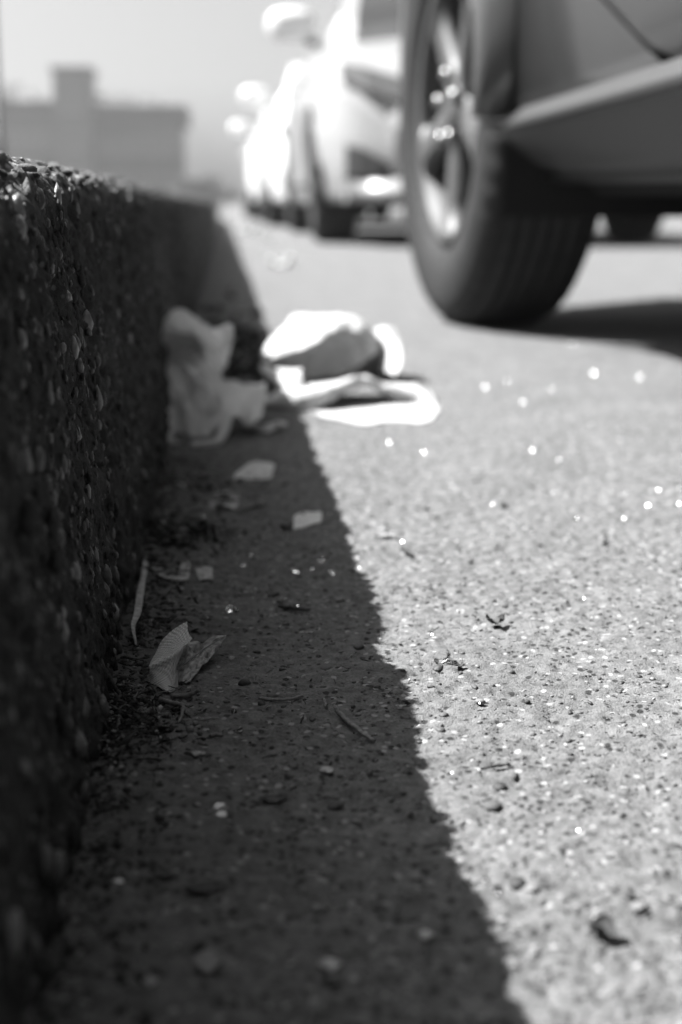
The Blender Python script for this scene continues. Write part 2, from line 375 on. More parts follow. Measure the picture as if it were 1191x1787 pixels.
# kerb pebbles
for si, (ko, a, b) in enumerate(stones):
    if b < .1 or a > 4: continue
    n = 4200 if a < .7 else 900
    ky = rng.uniform(max(a+.004, .15), b-.004, n) if a < 1 else rng.uniform(a+.004, b-.004, n)
    ku = rng.uniform(.012, .24, n); idx = np.searchsorted(plen, ku).clip(0, len(prof)-1)
    kr = np.clip(np.exp(rng.normal(math.log(.0017), .62, n)), .0006, .0060)
    d = kdisp(ku, ky, np.clip(1.5/ky, 0, 1))+chip(ku, ky); fl = rng.uniform(.32, .55, n)
    P = prof[idx]+pn[idx]*(d+kr*fl*rng.uniform(-.3, .3, n))[:, None]
    top = pn[idx][:, 1] > .7
    sx = np.where(top, kr, kr*fl); sz = np.where(top, kr*fl, kr)
    spec = np.stack([P[:, 0], ky, P[:, 1], sx, kr*rng.uniform(.6, 1, n), sz, rng.uniform(-.8, .8, n)*(~top)], 1)
    # sort key uses the long semi-axis
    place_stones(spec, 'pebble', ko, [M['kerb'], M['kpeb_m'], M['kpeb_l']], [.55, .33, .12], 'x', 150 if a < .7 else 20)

# ------------------------------------------------------------------ glass crumbs
def crumb_mesh(seed, facet=None):
    r = np.random.default_rng(seed); bm = bmesh.new()
    for _ in range(14):
        v = r.normal(size=3); v /= np.linalg.norm(v); v *= [1, .85, .6]; bm.verts.new(v*r.uniform(.85, 1.05))
    bmesh.ops.convex_hull(bm, input=bm.verts); bmesh.ops.bevel(bm, geom=bm.edges[:], offset=.07, segments=1, affect='EDGES')
    me = bpy.data.meshes.new('glass_crumb'); bm.to_mesh(me); bm.free(); me.materials.append(M['glass']); return me
crm = [crumb_mesh(s) for s in range(7)]
def crumb(x, y, size_px, label, tilt=0, k=0, flat=1., mat=None):
    p = G(x, y); r = size_px/FPX*p[1]/2; o = link('glass_crumb', crm[k % 7].copy() if mat else crm[k % 7])
    if mat: o.data.materials.clear(); o.data.materials.append(mat)
    o.location = (p[0], p[1], r*.5*flat); o.scale = (r, r, r*flat); o.rotation_euler = (tilt, tilt*.6, k*1.3)
    return tag(o, label, 'glass crumb', 'crumbs of broken safety glass in the gutter')
for i, (x, y, s, lb) in enumerate([
    (405, 1070, 34, 'clear glass crumb alone in the shade behind the woven scrap'),
    (515, 1003, 24, 'larger glass crumb of the cluster right of the dry leaf'),
    (509, 990, 15, 'small glass crumb touching the back of the cluster in mid gutter'),
    (546, 996, 18, 'glass crumb midway between the mid gutter pair and the shadow edge group'),
    (563, 980, 26, 'tallest glass crumb near the edge of the shade'),
    (580, 1002, 20, 'glass crumb nearest the sunlit road in the shade'),
    (438, 972, 22, 'upright glass crumb above the dry leaf cluster'),
    (426, 989, 18, 'bright glass crumb lying just in front of the upright crumb'),
    (372, 992, 12, 'tiny glass crumb behind the small brown leaf'),
    (354, 907, 20, 'glass crumb glinting in front of the arched leaf'),
    (266, 1117, 20, 'glass crumb at the kerb foot behind the woven scrap'),
    (240, 1152, 24, 'flat glass chip left of the woven scrap, back one of two'),
    (235, 1167, 22, 'bright flat glass chip left of the woven scrap, front one of two'),
    (770, 1153, 50, 'large clear glass crumb lying in the sun near the shadow edge'),
    (384, 1410, 34, 'flat grey glass chip in the shaded foreground'),
    (385, 1426, 36, 'bright oblong glass chip in the shaded foreground'),
    (206, 1542, 28, 'bright glass chip in the left foreground near the kerb'),
    (517, 1062, 18, 'glass crumb resting on the dark splinter'),
    (1015, 1050, 18, 'small glass crumb on the sunlit road at right'),
    (348, 958, 12, 'tiny glass crumb by the dark litter at the kerb'),
    ]):
    thin = s > 20 and i in (11, 12, 14, 15, 16)
    o = crumb(x, y, s, lb, tilt=.3*(i % 3), k=i, flat=.25 if thin else .8, mat=None)
    if thin:
        o.rotation_euler = (R(18), 0, .15); o.data = o.data.copy(); o.data.materials.clear(); o.data.materials.append(M['glint_glass'])
# sparkling crumbs further off on the sunlit road: a facet of each is turned to throw the sun's glint at the camera
def facet_mesh():
    b = MB(); ring = [(math.cos(a)*(1+.15*math.sin(3*a)), math.sin(a)) for a in [i*math.pi/3.5 for i in range(7)]]
    b.add([(x*.75, y*.75, .5) for x, y in ring]+[(x*1.1, y*1.1, 0) for x, y in ring]+[(x*.8, y*.8, -.5) for x, y in ring],
          [tuple(range(7))]+[(i, i+7, (i+1) % 7+7, (i+1) % 7) for i in range(7)]+[(i+7, i+14, (i+1) % 7+14, (i+1) % 7+7) for i in range(7)]+[tuple(range(20, 13, -1))])
    me = bpy.data.meshes.new('glint_crumb'); me.from_pydata(b.v, [], b.f); me.materials.append(M['sparkle']); return me
M['sparkle'] = simple('polished_glass_crumb', .15, .20, spec=1.)
fm_ = facet_mesh(); fms = [fm_]
for k_, (g_, ro_) in enumerate(((.12, .28), (.12, .4))):
    f2 = fm_.copy(); f2.materials.clear(); f2.materials.append(simple('polished_glass_crumb', g_, ro_, spec=1.)); fms.append(f2)
glints = [(1037, 652, 1.0), (913, 702, .9), (847, 623, .6), (847, 675, .6), (886, 665, .5), (1033, 742, .9), (930, 786, .7), (976, 803, .6), (965, 860, .7),
          (1132, 883, 1.), (1186, 880, 1.), (1186, 853, .8), (1117, 658, .6), (962, 680, .5), (1081, 702, .4), (703, 946, .7), (1020, 1045, .6), (1137, 857, .7),
          (1150, 855, .6), (628, 992, .5), (625, 975, .4), (860, 880, .4), (615, 552, .6), (660, 745, .5), (680, 772, .5), (838, 1228, .6), (790, 1350, .8), (755, 1108, .5),
          (1008, 905, .4), (1094, 860, .5), (1090, 905, .35), (1000, 600, .6), (1058, 610, .5), (740, 790, .4), (1010, 1450, .5), (870, 1560, .3)]
for i, (x, y, s) in enumerate(glints):
    p = Vector(G(x, y, .002)); h = ((Vector(C0)-p).normalized()+SUN).normalized()
    h = (h+Vector(rng.normal(size=3)*.014)).normalized(); o = link('glass_crumb', fms[i % 3])
    r = .0010*(.3+.7*s)*(.45+.55*p.y/1.5); o.scale = (r, r, r); o.location = p+Vector((0, 0, r*.2)); o.rotation_euler = h.to_track_quat('Z', 'Y').to_euler()
    tag(o, 'tiny glass crumb sparkling on the open road surface', 'glass crumb', 'sparkling crumbs scattered over the road')

# ------------------------------------------------------------------ pale crumpled cloth against the kerb
def cr(cx, cy, Y): return Q(260+.4534*cx, 480+.4534*cy, Y)
t = tag(empty('crumpled_cloth', tuple(G(350, 775))), 'pale grey crumpled cloth mask standing in the shade against the kerb', 'cloth')
org = np.array(t.location)
rows = [[(62, 190, 1.30), (95, 148, 1.31), (135, 148, 1.30), (190, 185, 1.28), (230, 205, 1.27)],
        [(62, 235, 1.26), (100, 215, 1.235), (150, 220, 1.23), (200, 235, 1.22), (262, 245, 1.24)],
        [(70, 310, 1.25), (105, 300, 1.28), (150, 300, 1.25), (215, 300, 1.21), (275, 310, 1.24)],
        [(80, 375, 1.22), (115, 370, 1.235), (165, 370, 1.20), (225, 370, 1.21), (285, 380, 1.23)],
        [(86, 450, 1.20), (120, 450, 1.195), (170, 450, 1.205), (230, 450, 1.185), (290, 450, 1.20)],
        [(84, 540, 1.18), (118, 545, 1.20), (170, 545, 1.18), (235, 545, 1.18), (300, 530, 1.18)],
        [(90, 600, 1.17), (120, 612, 1.19), (170, 625, 1.17), (225, 620, 1.17), (300, 560, 1.16)]]
sheet('cloth_panel', [[cr(*p) for p in r] for r in rows], M['grey_cloth'], t, (80, 80), .0032, 48, .0007, 3, origin=org)
rows = [[(205, 215, 1.27), (260, 205, 1.27), (312, 192, 1.25), (334, 196, 1.23)],
        [(220, 265, 1.24), (270, 255, 1.25), (305, 240, 1.24), (326, 242, 1.23)],
        [(235, 345, 1.23), (262, 345, 1.235), (290, 325, 1.25), (312, 300, 1.26)],
        [(250, 400, 1.22), (262, 400, 1.22), (275, 385, 1.23), (290, 350, 1.25)]]
sheet('corner_flap', [[cr(*p) for p in r] for r in rows], M['grey_cloth'], t, (30, 30), .0022, 42, .0007, 8, origin=org)
rows = [[(270, 400, 1.25), (320, 405, 1.26), (370, 420, 1.27), (450, 410, 1.30)],
        [(275, 450, 1.20), (330, 445, 1.21), (380, 460, 1.22), (450, 470, 1.24)],
        [(285, 520, 1.17), (335, 500, 1.18), (390, 500, 1.19), (440, 520, 1.20)],
        [(300, 545, 1.165), (345, 540, 1.165), (375, 580, 1.17), (430, 555, 1.18)]]
sheet('lower_flap', [[cr(*p) for p in r] for r in rows], M['grey_cloth'], t, (30, 36), .0025, 50, .0007, 9, origin=org)
def pathtube(name, pix, Ys, rad, m, parent, org, flat=.35):
    P = catmull([cr(x, y, Y) for (x, y), Y in zip(pix, Ys)], 26)-org; P[:, 2] = np.maximum(P[:, 2], rad*flat)
    return MB().tube([tuple(p) for p in P], rad, 6, flat).build(name, m, parent, True)
pathtube('ear_strap', [(84, 520), (80, 600), (82, 650), (110, 680)], [1.17, 1.15, 1.135, 1.13], .0035, M['grey_cloth'], t, org, .5)
pathtube('ear_strap', [(300, 530), (285, 610), (235, 675), (165, 692)], [1.155, 1.14, 1.125, 1.12], .0050, M['grey_cloth'], t, org, .5)

# folded white tissue half in the sun
t = tag(empty('folded_tissue', tuple(G(600, 730))), 'bright white tissue in loose folds lying across the shadow edge on the road', 'tissue')
org = np.array(t.location)
rows = [[(450, 300, 1.62), (520, 260, 1.64), (600, 240, 1.65), (700, 240, 1.65), (800, 250, 1.65), (860, 280, 1.64)],
        [(430, 312, 1.54), (505, 205, 1.56), (585, 152, 1.58), (700, 155, 1.58), (810, 178, 1.58), (880, 222, 1.58)],
        [(440, 322, 1.50), (530, 290, 1.50), (640, 250, 1.50), (700, 215, 1.52), (780, 205, 1.54), (878, 250, 1.56)],
        [(458, 340, 1.49), (535, 325, 1.50), (640, 300, 1.505), (690, 290, 1.52), (770, 262, 1.545), (872, 300, 1.56)],
        [(470, 400, 1.49), (540, 385, 1.50), (600, 400, 1.50), (640, 400, 1.50), (690, 390, 1.51), (730, 400, 1.52)]]
sheet('back_fold', [[cr(*p) for p in r] for r in rows], M['white_cloth'], t, (60, 80), .0030, 42, .0006, 13, origin=org)
rows = [[(650, 260, 1.60), (760, 225, 1.61), (850, 225, 1.61), (900, 200, 1.60), (940, 205, 1.55)],
        [(660, 300, 1.59), (760, 270, 1.605), (850, 255, 1.605), (893, 240, 1.59), (968, 280, 1.53)],
        [(680, 380, 1.57), (760, 370, 1.59), (845, 360, 1.59), (890, 320, 1.57), (973, 340, 1.51)],
        [(690, 405, 1.56), (760, 405, 1.58), (850, 405, 1.58), (900, 370, 1.55), (950, 385, 1.50)]]
sheet('right_curl', [[cr(*p) for p in r] for r in rows], M['white_cloth'], t, (36, 56), .0018, 30, .0006, 14, origin=org)
rows = [[(450, 470, 1.42), (540, 440, 1.43), (620, 430, 1.43), (700, 425, 1.43), (820, 410, 1.43), (900, 425, 1.43), (980, 430, 1.43), (1060, 440, 1.42), (1100, 490, 1.38)],
        [(445, 478, 1.34), (520, 445, 1.335), (610, 430, 1.33), (700, 418, 1.34), (820, 386, 1.36), (900, 412, 1.37), (985, 425, 1.37), (1065, 445, 1.36), (1108, 505, 1.34)],
        [(445, 492, 1.325), (530, 472, 1.315), (620, 458, 1.31), (710, 436, 1.32), (820, 398, 1.345), (900, 428, 1.35), (980, 448, 1.35), (1050, 468, 1.345), (1085, 515, 1.33)],
        [(450, 512, 1.325), (540, 527, 1.315), (625, 522, 1.31), (700, 488, 1.325), (820, 425, 1.355), (890, 455, 1.36), (950, 490, 1.36), (1010, 515, 1.355), (1060, 540, 1.34)]]
sheet('front_fold', [[cr(*p) for p in r] for r in rows], M['white_cloth'], t, (50, 110), .0026, 48, .0006, 15, origin=org)
rows = [[(640, 500, 1.37), (720, 480, 1.41), (820, 470, 1.42), (900, 480, 1.42), (1000, 490, 1.40), (1085, 480, 1.37), (1118, 505, 1.35)],
        [(620, 522, 1.31), (720, 525, 1.32), (820, 530, 1.33), (900, 535, 1.33), (1000, 540, 1.32), (1080, 530, 1.31), (1116, 530, 1.32)],
        [(650, 535, 1.295), (730, 552, 1.28), (820, 565, 1.27), (900, 562, 1.27), (990, 568, 1.27), (1060, 570, 1.27), (1105, 560, 1.29)],
        [(660, 545, 1.28), (740, 580, 1.255), (835, 610, 1.225), (900, 592, 1.24), (990, 590, 1.24), (1045, 600, 1.23), (1092, 585, 1.25)]]
sheet('ground_flap', [[cr(*p) for p in r] for r in rows], M['white_cloth'], t, (44, 90), .0022, 48, .0006, 16, origin=org)
sheet('tucked_corner', [[cr(430, 340, 1.46), cr(500, 360, 1.46), cr(590, 360, 1.46)], [cr(440, 380, 1.42), cr(510, 378, 1.42), cr(585, 378, 1.42)],
      [cr(490, 420, 1.39), cr(540, 405, 1.39), cr(590, 410, 1.40)], [cr(500, 450, 1.38), cr(540, 455, 1.37), cr(590, 450, 1.38)]], M['white_cloth'], t, (20, 24), .002, 50, .0006, 18, origin=org)

# ------------------------------------------------------------------ woven scrap and leaves (foreground)
def c5(cx, cy, Y): return Q(180+.4366*cx, 800+.4366*cy, Y)
rows = [[(214, 764, .566), (256, 712, .570), (298, 676, .574), (336, 652, .578)],
        [(204, 785, .560), (246, 742, .565), (296, 706, .569), (340, 690, .573)],
        [(194, 806, .552), (242, 776, .556), (290, 742, .562), (357, 722, .570)],
        [(184, 829, .541), (236, 806, .543), (284, 780, .547), (340, 738, .562)],
        [(186, 842, .542), (232, 832, .543), (280, 812, .547), (318, 780, .562)],
        [(182, 862, .543), (226, 870, .541), (274, 868, .544), (296, 830, .556)],
        [(166, 886, .546), (218, 912, .538), (268, 940, .534), (302, 912, .545)]]
sheet('woven_scrap', [[c5(*p) for p in r] for r in rows], M['woven'], None, (70, 60), .00045, 160, .0005, 21, .95)
tag(bpy.data.objects['woven_scrap'], 'torn woven textile strip folded up on the shaded gutter beside a dry leaf', 'textile scrap')
rows = [[(300, 752, .572), (345, 728, .578), (390, 742, .580), (440, 712, .584), (492, 714, .586)],
        [(300, 785, .566), (345, 752, .572), (395, 760, .578), (440, 738, .582), (488, 722, .584)],
        [(298, 820, .560), (342, 790, .566), (384, 786, .572), (430, 752, .578), (480, 735, .582)],
        [(294, 850, .554), (345, 836, .556), (386, 808, .564), (424, 780, .572), (470, 748, .580)],
        [(302, 888, .548), (345, 888, .547), (374, 858, .554), (412, 814, .564), (462, 764, .577)]]
lf = sheet('dry_leaf', [[c5(*p) for p in r] for r in rows], M['leaf'], None, (60, 70), .0017, 170, .0003, 22, .9)
tag(lf, 'crumpled pale dry leaf curling behind the woven textile strip', 'leaf')
mid = [Vector(c5(*p))-lf.location+Vector((0, 0, .0006)) for p in [(300, 850, .551), (350, 806, .560), (400, 770, .571), (488, 716, .583)]]
MB().tube(mid, [.0006, .0005, .0004, .0002], 5).build('leaf_vein', M['twig'], lf, True)
def scrap(name, rows, m, label, cat, wr=.0008, ws=120, res=(18, 22), seed=1, rg=.6, group=None, th=.0003):
    o = sheet(name, [[c5(*p) for p in r] for r in rows], m, None, res, wr, ws, th, seed, rg); return tag(o, label, cat, group)
def flat_leaf(name, x, y, wpx, hpx, m, label, cat='leaf', rise=.3, seed=0, rot=0., group=None):
    """small curled scrap lying at photo pixel x, y"""
    p = G(x, y); s = wpx/FPX*p[1]/2; dl = hpx/FPX*p[1]*2.2; r_ = np.random.default_rng(seed+5); rows = []
    for j, v in enumerate((-1, -.35, .35, 1)):
        ww = s*(1-.55*abs(v)**1.5*r_.uniform(.7, 1.2)); row = []
        for u in (-1, -.4, .3, 1):
            a, b = ww*u, dl*v*.5*(1-.5*abs(u)); z = .0012+s*rise*(u*u*r_.uniform(.5, 1.3)+.25*v*v)
            row.append((p[0]+a*math.cos(rot)-b*math.sin(rot), p[1]+a*math.sin(rot)+b*math.cos(rot), z))
        rows.append(row)
    o = sheet(name, rows, m, None, (16, 18), s*.05, 2.5/s, .0003, seed, .7); return tag(o, label, cat, group)
scrap('dry_leaf', [[(205, 452, .745), (260, 452, .755), (310, 452, .755), (348, 462, .75)], [(200, 460, .725), (255, 470, .725), (305, 474, .725), (350, 478, .73)],
     [(215, 468, .715), (262, 482, .705), (312, 490, .705), (345, 486, .715)]], M['leaf'], 'pointed dry leaf lying near the kerb beside the long grass blade', 'leaf', seed=5)
scrap('dry_leaf', [[(370, 465, .735), (400, 455, .74), (440, 468, .735)], [(375, 482, .72), (405, 480, .72), (438, 482, .72)], [(385, 495, .71), (410, 490, .712), (442, 498, .71)]],
      M['leaf'], 'small crinkled leaf right next to the pointed dry leaf', 'leaf', .0012, 150, seed=6)
scrap('grass_blade', [[(158, 395, .76), (172, 392, .76), (184, 400, .76)], [(155, 450, .715), (166, 448, .717), (176, 452, .717)], [(134, 540, .66), (148, 540, .66), (163, 545, .66)],
      [(124, 610, .62), (140, 612, .62), (152, 612, .62)], [(112, 670, .60), (120, 672, .60), (128, 675, .60)], [(128, 745, .590), (132, 748, .590), (136, 750, .590)]],
      M['leaf'], 'long dry grass blade lying along the foot of the kerb', 'grass blade', .0006, 90, (50, 10), 7, .2)
scrap('curled_leaf', [[(412, 215, .93), (425, 195, .93), (470, 162, .94), (500, 158, .94), (525, 178, .93), (543, 188, .93)],
      [(412, 228, .89), (430, 212, .89), (468, 178, .90), (500, 176, .90), (518, 190, .89), (543, 198, .90)], [(414, 232, .875), (432, 218, .875), (466, 190, .88), (498, 190, .88), (512, 200, .875), (536, 206, .875)]],
      M['leaf'], 'arched brown leaf standing like a bridge in the middle gutter', 'leaf', .0008, 80, (14, 34), 8)
scrap('paper_scrap', [[(765, 245, .86), (800, 238, .87), (845, 240, .87), (874, 245, .87)], [(760, 262, .84), (800, 258, .845), (840, 256, .85), (876, 254, .855)], [(762, 284, .822), (795, 280, .825), (840, 272, .835), (872, 264, .84)]],
      M['paper'], 'small wedge of white paper lying flat in the shade', 'paper scrap', .0004, 60, seed=9)
scrap('paper_scrap', [[(560, 60, 1.03), (600, 18, 1.05), (640, 22, 1.05), (690, 62, 1.04)], [(530, 98, 1.0), (585, 45, 1.0), (640, 45, 1.0), (680, 75, 1.01)], [(522, 118, .985), (580, 108, .98), (640, 106, .98), (670, 98, .985)]],
      M['paper'], 'pale humped paper scrap in the gutter in front of the crumpled cloth', 'paper scrap', .0016, 60, (30, 34), 10)
flat_leaf('paper_scrap', 462, 752, 84, 36, M['paper'], 'flattened pale paper between the crumpled cloth and the tissue', 'paper scrap', .25, 3)
flat_leaf('dry_leaf', 345, 1322, 34, 12, M['leaf'], 'small dry leaf below the heap of litter in the shade', rise=.25, seed=4, rot=-.4)
flat_leaf('dry_leaf', 570, 1350, 30, 16, M['leaf'], 'leaf flake alone in the shaded foreground left of the shadow edge', rise=.15, seed=6, rot=.5)
flat_leaf('dry_leaf', 362, 1686, 56, 46, M['peb_l'], 'pale round flake out of focus in the near foreground', 'flake', rise=.12, seed=7)
flat_leaf('dry_leaf', 576, 1692, 50, 26, M['leaf'], 'grey flake out of focus right of the pale round flake', 'flake', rise=.12, seed=8)
flat_leaf('dry_leaf', 672, 938, 50, 14, M['twig'], 'thin flat strip on the sunlit road near the shadow edge', 'leaf', rise=.1, seed=9, rot=-.5)
flat_leaf('dry_leaf', 710, 966, 14, 30, M['leaf_d'], 'short dark stalk beside the thin flat strip on sunlit road', 'stalk', rise=.2, seed=10, rot=.2)
flat_leaf('crumpled_leaf', 1048, 1636, 56, 34, M['leaf_d'], 'dark crumpled leaf knot on the sunlit road at lower right', 'leaf', rise=.9, seed=11, rot=.6)
flat_leaf('crumpled_leaf', 864, 1092, 40, 14, M['leaf_d'], 'dark crumpled leaf bit on the sunlit road', 'leaf', rise=.7, seed=12, rot=.1)
flat_leaf('crumpled_leaf', 802, 1167, 24, 8, M['leaf_d'], 'small dark flake standing in for the shadow of the large glass crumb', 'shadow flake', rise=.3, seed=13)  # dark flake painted where the glass crumb casts its shadow
flat_leaf('crumpled_leaf', 478, 1400, 60, 20, M['leaf_d'], 'dark leaf flat on the shaded foreground', 'leaf', rise=.1, seed=14)
flat_leaf('crumpled_leaf', 360, 1555, 90, 24, M['leaf_d'], 'broad dark leaf patch in the near shade', 'leaf', rise=.06, seed=15)
# bright scraps far up the gutter
flat_leaf('paper_scrap', 490, 465, 60, 24, M['paper'], 'bright crumpled paper lying far up the gutter in the sun', 'paper scrap', rise=.5, seed=21)
flat_leaf('paper_scrap', 432, 409, 44, 16, M['paper'], 'white paper scrap beside the parked white car front wheel', 'paper scrap', rise=.5, seed=22)
flat_leaf('paper_scrap', 470, 418, 36, 10, M['paper'], 'pale paper scrap on the road ahead of the white car', 'paper scrap', rise=.4, seed=23)
for i, (x, y, s, lb) in enumerate([(427, 1197, 26, 'dark rounded pebble loose in the shade right of the woven scrap'), (838, 1229, 20, 'white rounded pebble loose on the sunlit road'),
        (1116, 1592, 40, 'pale pebble out of focus at lower right'), (920, 1228, 14, 'small dark pebble loose on the sunlit road')]):
    p = G(x, y); r = s/FPX*p[1]/2; me = npmesh('loose_pebble', protos[i+2], I2[1], M[['peb_d', 'peb_l', 'peb_l', 'peb_d'][i]])
    o = link('loose_pebble', me); o.location = (p[0], p[1], r*.5); o.scale = (r, r*.8, r*.65); tag(o, lb, 'pebble')
for i, (x, y, w_, h_) in enumerate([(372, 548, 40, 14), (412, 560, 46, 14), (450, 552, 34, 12), (388, 590, 36, 12), (440, 618, 40, 14), (425, 652, 44, 14), (462, 640, 30, 10), (405, 520, 40, 10)]):
    flat_leaf('dry_leaf', x, y, w_, h_, M['leaf'] if i % 2 else M['leaf_d'], 'crisp leaf bit in the dark litter behind the crumpled cloth', 'leaf', rise=.7, seed=60+i, rot=i*.7, group='leaf bits behind the crumpled cloth')
flat_leaf('dry_leaf', 318, 850, 30, 14, M['leaf'], 'pale blurred leaf bit at the kerb foot in front of the crumpled cloth', rise=.4, seed=31)
flat_leaf('dry_leaf', 356, 858, 34, 12, M['leaf_d'], 'dark leaf bit right of the pale one in front of the crumpled cloth', rise=.6, seed=32)
flat_leaf('dry_leaf', 345, 935, 46, 16, M['leaf_d'], 'dark curled leaf on top of the litter in the middle gutter', rise=.8, seed=33, rot=.4)
flat_leaf('dry_leaf', 285, 955, 52, 14, M['leaf_d'], 'dark leaf against the kerb behind the pointed dry leaf', rise=.6, seed=34, rot=-.3)
flat_leaf('dry_leaf', 500, 925, 30, 10, M['leaf_d'], 'dark leaf bit left of the white paper wedge', rise=.5, seed=35, rot=.3)
flat_leaf('dry_leaf', 700, 1238, 22, 6, M['leaf'], 'thin pale flake in the shade close to the shadow edge', rise=.2, seed=36)
flat_leaf('dry_leaf', 262, 1722, 30, 16, M['leaf'], 'faint flake at the bottom of the shade', rise=.2, seed=37)
flat_leaf('dry_leaf', 742, 1640, 36, 18, M['leaf'], 'faint flake in the near shade next to the shadow edge', rise=.15, seed=38)
# twigs
def twig(pts, r, lb, m='twig', z=.0012, lift=None):
    P = [np.array(c5(x, y, 1)) for x, y in pts]; P = [G(180+.4366*x, 800+.4366*y, z+(lift[i] if lift else 0)) for i, (x, y) in enumerate(pts)]
    P = catmull(P, 18); o0 = P.mean(0)*[1, 1, 0]; P = P-o0+rng.normal(size=P.shape)*r*.2
    k = len(P); o = MB().tube([tuple(p) for p in P], [r*(1-.5*abs(i/(k-1)-.4)) for i in range(k)], 6).build('twig', M[m], None, True, loc=tuple(o0))
    return tag(o, lb, 'twig')
twig([(622, 958), (680, 964), (740, 962), (800, 950)], .0007, 'thin straight straw lying across the middle of the shade')
twig([(930, 992), (955, 1030), (1010, 1075), (1080, 1128)], .0010, 'short slanting twig in the shade close to the shadow edge', lift=[.003, .001, .0005, 0])
twig([(205, 958), (270, 975), (320, 995), (300, 1060)], .0009, 'curled pale stalk in front of the woven scrap', lift=[.001, .003, .003, 0])
twig([(300, 1047), (380, 1045), (462, 1038)], .0007, 'thin stalk sticking out of the litter heap to the right')
twig([(270, 950), (330, 948), (385, 930)], .0010, 'pale stalk lying just under the woven scrap', lift=[.001, .001, .004])
twig([(18, 868), (50, 920), (90, 972)], .0009, 'dark stalk leaning from the kerb onto the litter', 'twig_d', lift=[.012, .006, .001])
twig([(78, 985), (65, 1040), (52, 1108)], .0007, 'bent stalk at the left end of the litter heap', lift=[.002, .003, 0])
twig([(700, 588), (760, 598), (825, 606)], .0011, 'dark splinter of wood lying in mid shade', 'twig_d')
twig([(430, 1108), (455, 1106), (478, 1104)], .0008, 'tiny pale stick below the end of the litter heap')
twig([(880, 960), (888, 975), (890, 992)], .0006, 'tiny stick above the slanting twig')
twig([(150, 1145), (200, 1135), (258, 1120)], .0008, 'dark twig under the front of the litter heap', 'twig_d')
# litter heap at the kerb foot and the leaf litter further on: uncountable flakes
def litter(name, cx, cy, sx, sy, n, size, label, hgt=.004, dark=.75):
    V = []; F = []; FM = []; k = 0
    for i in range(n):
        x = cx+rng.normal()*sx; y = cy+rng.normal()*sy
        if x < FACE0+.002: x = FACE0+.002+abs(rng.normal())*.004
        z = abs(rng.normal())*hgt*math.exp(-((x-cx)/sx/1.5)**2)+.0006; s = size*math.exp(rng.normal()*.45); e = Matrix.Rotation(rng.uniform(0, 6.3), 3, 'Z')@Matrix.Rotation(rng.normal()*.5, 3, 'X')@Matrix.Rotation(rng.normal()*.4, 3, 'Y')
        thin = rng.random() < .35; a, b = (s*2.2, s*.16) if thin else (s, s*rng.uniform(.4, .8))
        pts = [(-a, -b*.3, 0), (-a*.3, -b, .12*s), (a*.6, -b*.8, .05*s), (a, b*.1, .15*s), (a*.3, b, 0), (-a*.6, b*.7, .14*s)]
        if thin: pts = [(-a, -b, 0), (-a*.2, -b*.8+b*2, .1*s), (a*.5, -b, .12*s), (a, b, 0), (a*.3, b*2.5, 0.1*s), (-a*.6, b, 0)]
        top = [e@Vector(p) for p in pts]; th = e@Vector((0, 0, .1*s+.0001))
        V += [tuple(p+Vector((x, y, z))) for p in top]+[tuple(p+th+Vector((x, y, z))) for p in top]
        F += [(k+0, k+1, k+2, k+3), (k+0, k+3, k+4, k+5), (k+6, k+9, k+8, k+7), (k+6, k+11, k+10, k+9)]+[(k+j, k+6+j, k+6+(j+1) % 6, k+(j+1) % 6) for j in range(6)]
        FM += [int(rng.choice(4, p=[dark*.6, dark*.4, (1-dark)*.6, (1-dark)*.4]))]*10; k += 12
    o = link(name, npmesh(name, V, F, [M['moss'], M['leaf_d'], M['leaf'], M['twig']], False, FM)); return tag(o, label, 'litter', kind='stuff')
p = G(235, 1258); litter('leaf_litter', p[0]-.006, p[1], .017, .020, 1300, .0009, 'dark heap of twig and leaf crumbs at the kerb foot in the near gutter', .0026, .78)
p = G(300, 945); litter('leaf_litter', p[0]+.003, p[1]+.01, .018, .022, 300, .0015, 'dark leaf litter against the kerb in the middle gutter', .004, .8)
p = G(410, 625); litter('leaf_litter', p[0]-.0, p[1], .036, .14, 900, .0055, 'dark leaf litter heaped behind the crumpled cloth', .012, .85)
p = G(330, 850); litter('leaf_litter', p[0], p[1], .03, .06, 160, .0018, 'thin scatter of leaf crumbs in front of the crumpled cloth', .002, .7)
litter('leaf_litter', -.036, .58, .010, .26, 1900, .0010, 'line of fine dirt crumbs along the foot of the kerb', .0012, .93)
litter('leaf_litter', .02, .55, .04, .22, 700, .0006, 'fine crumbs scattered over the shaded gutter', .0004, .6)
litter('leaf_litter', .2, .75, .12, .25, 500, .0007, 'fine crumbs scattered over the sunlit road', .0003, .7)

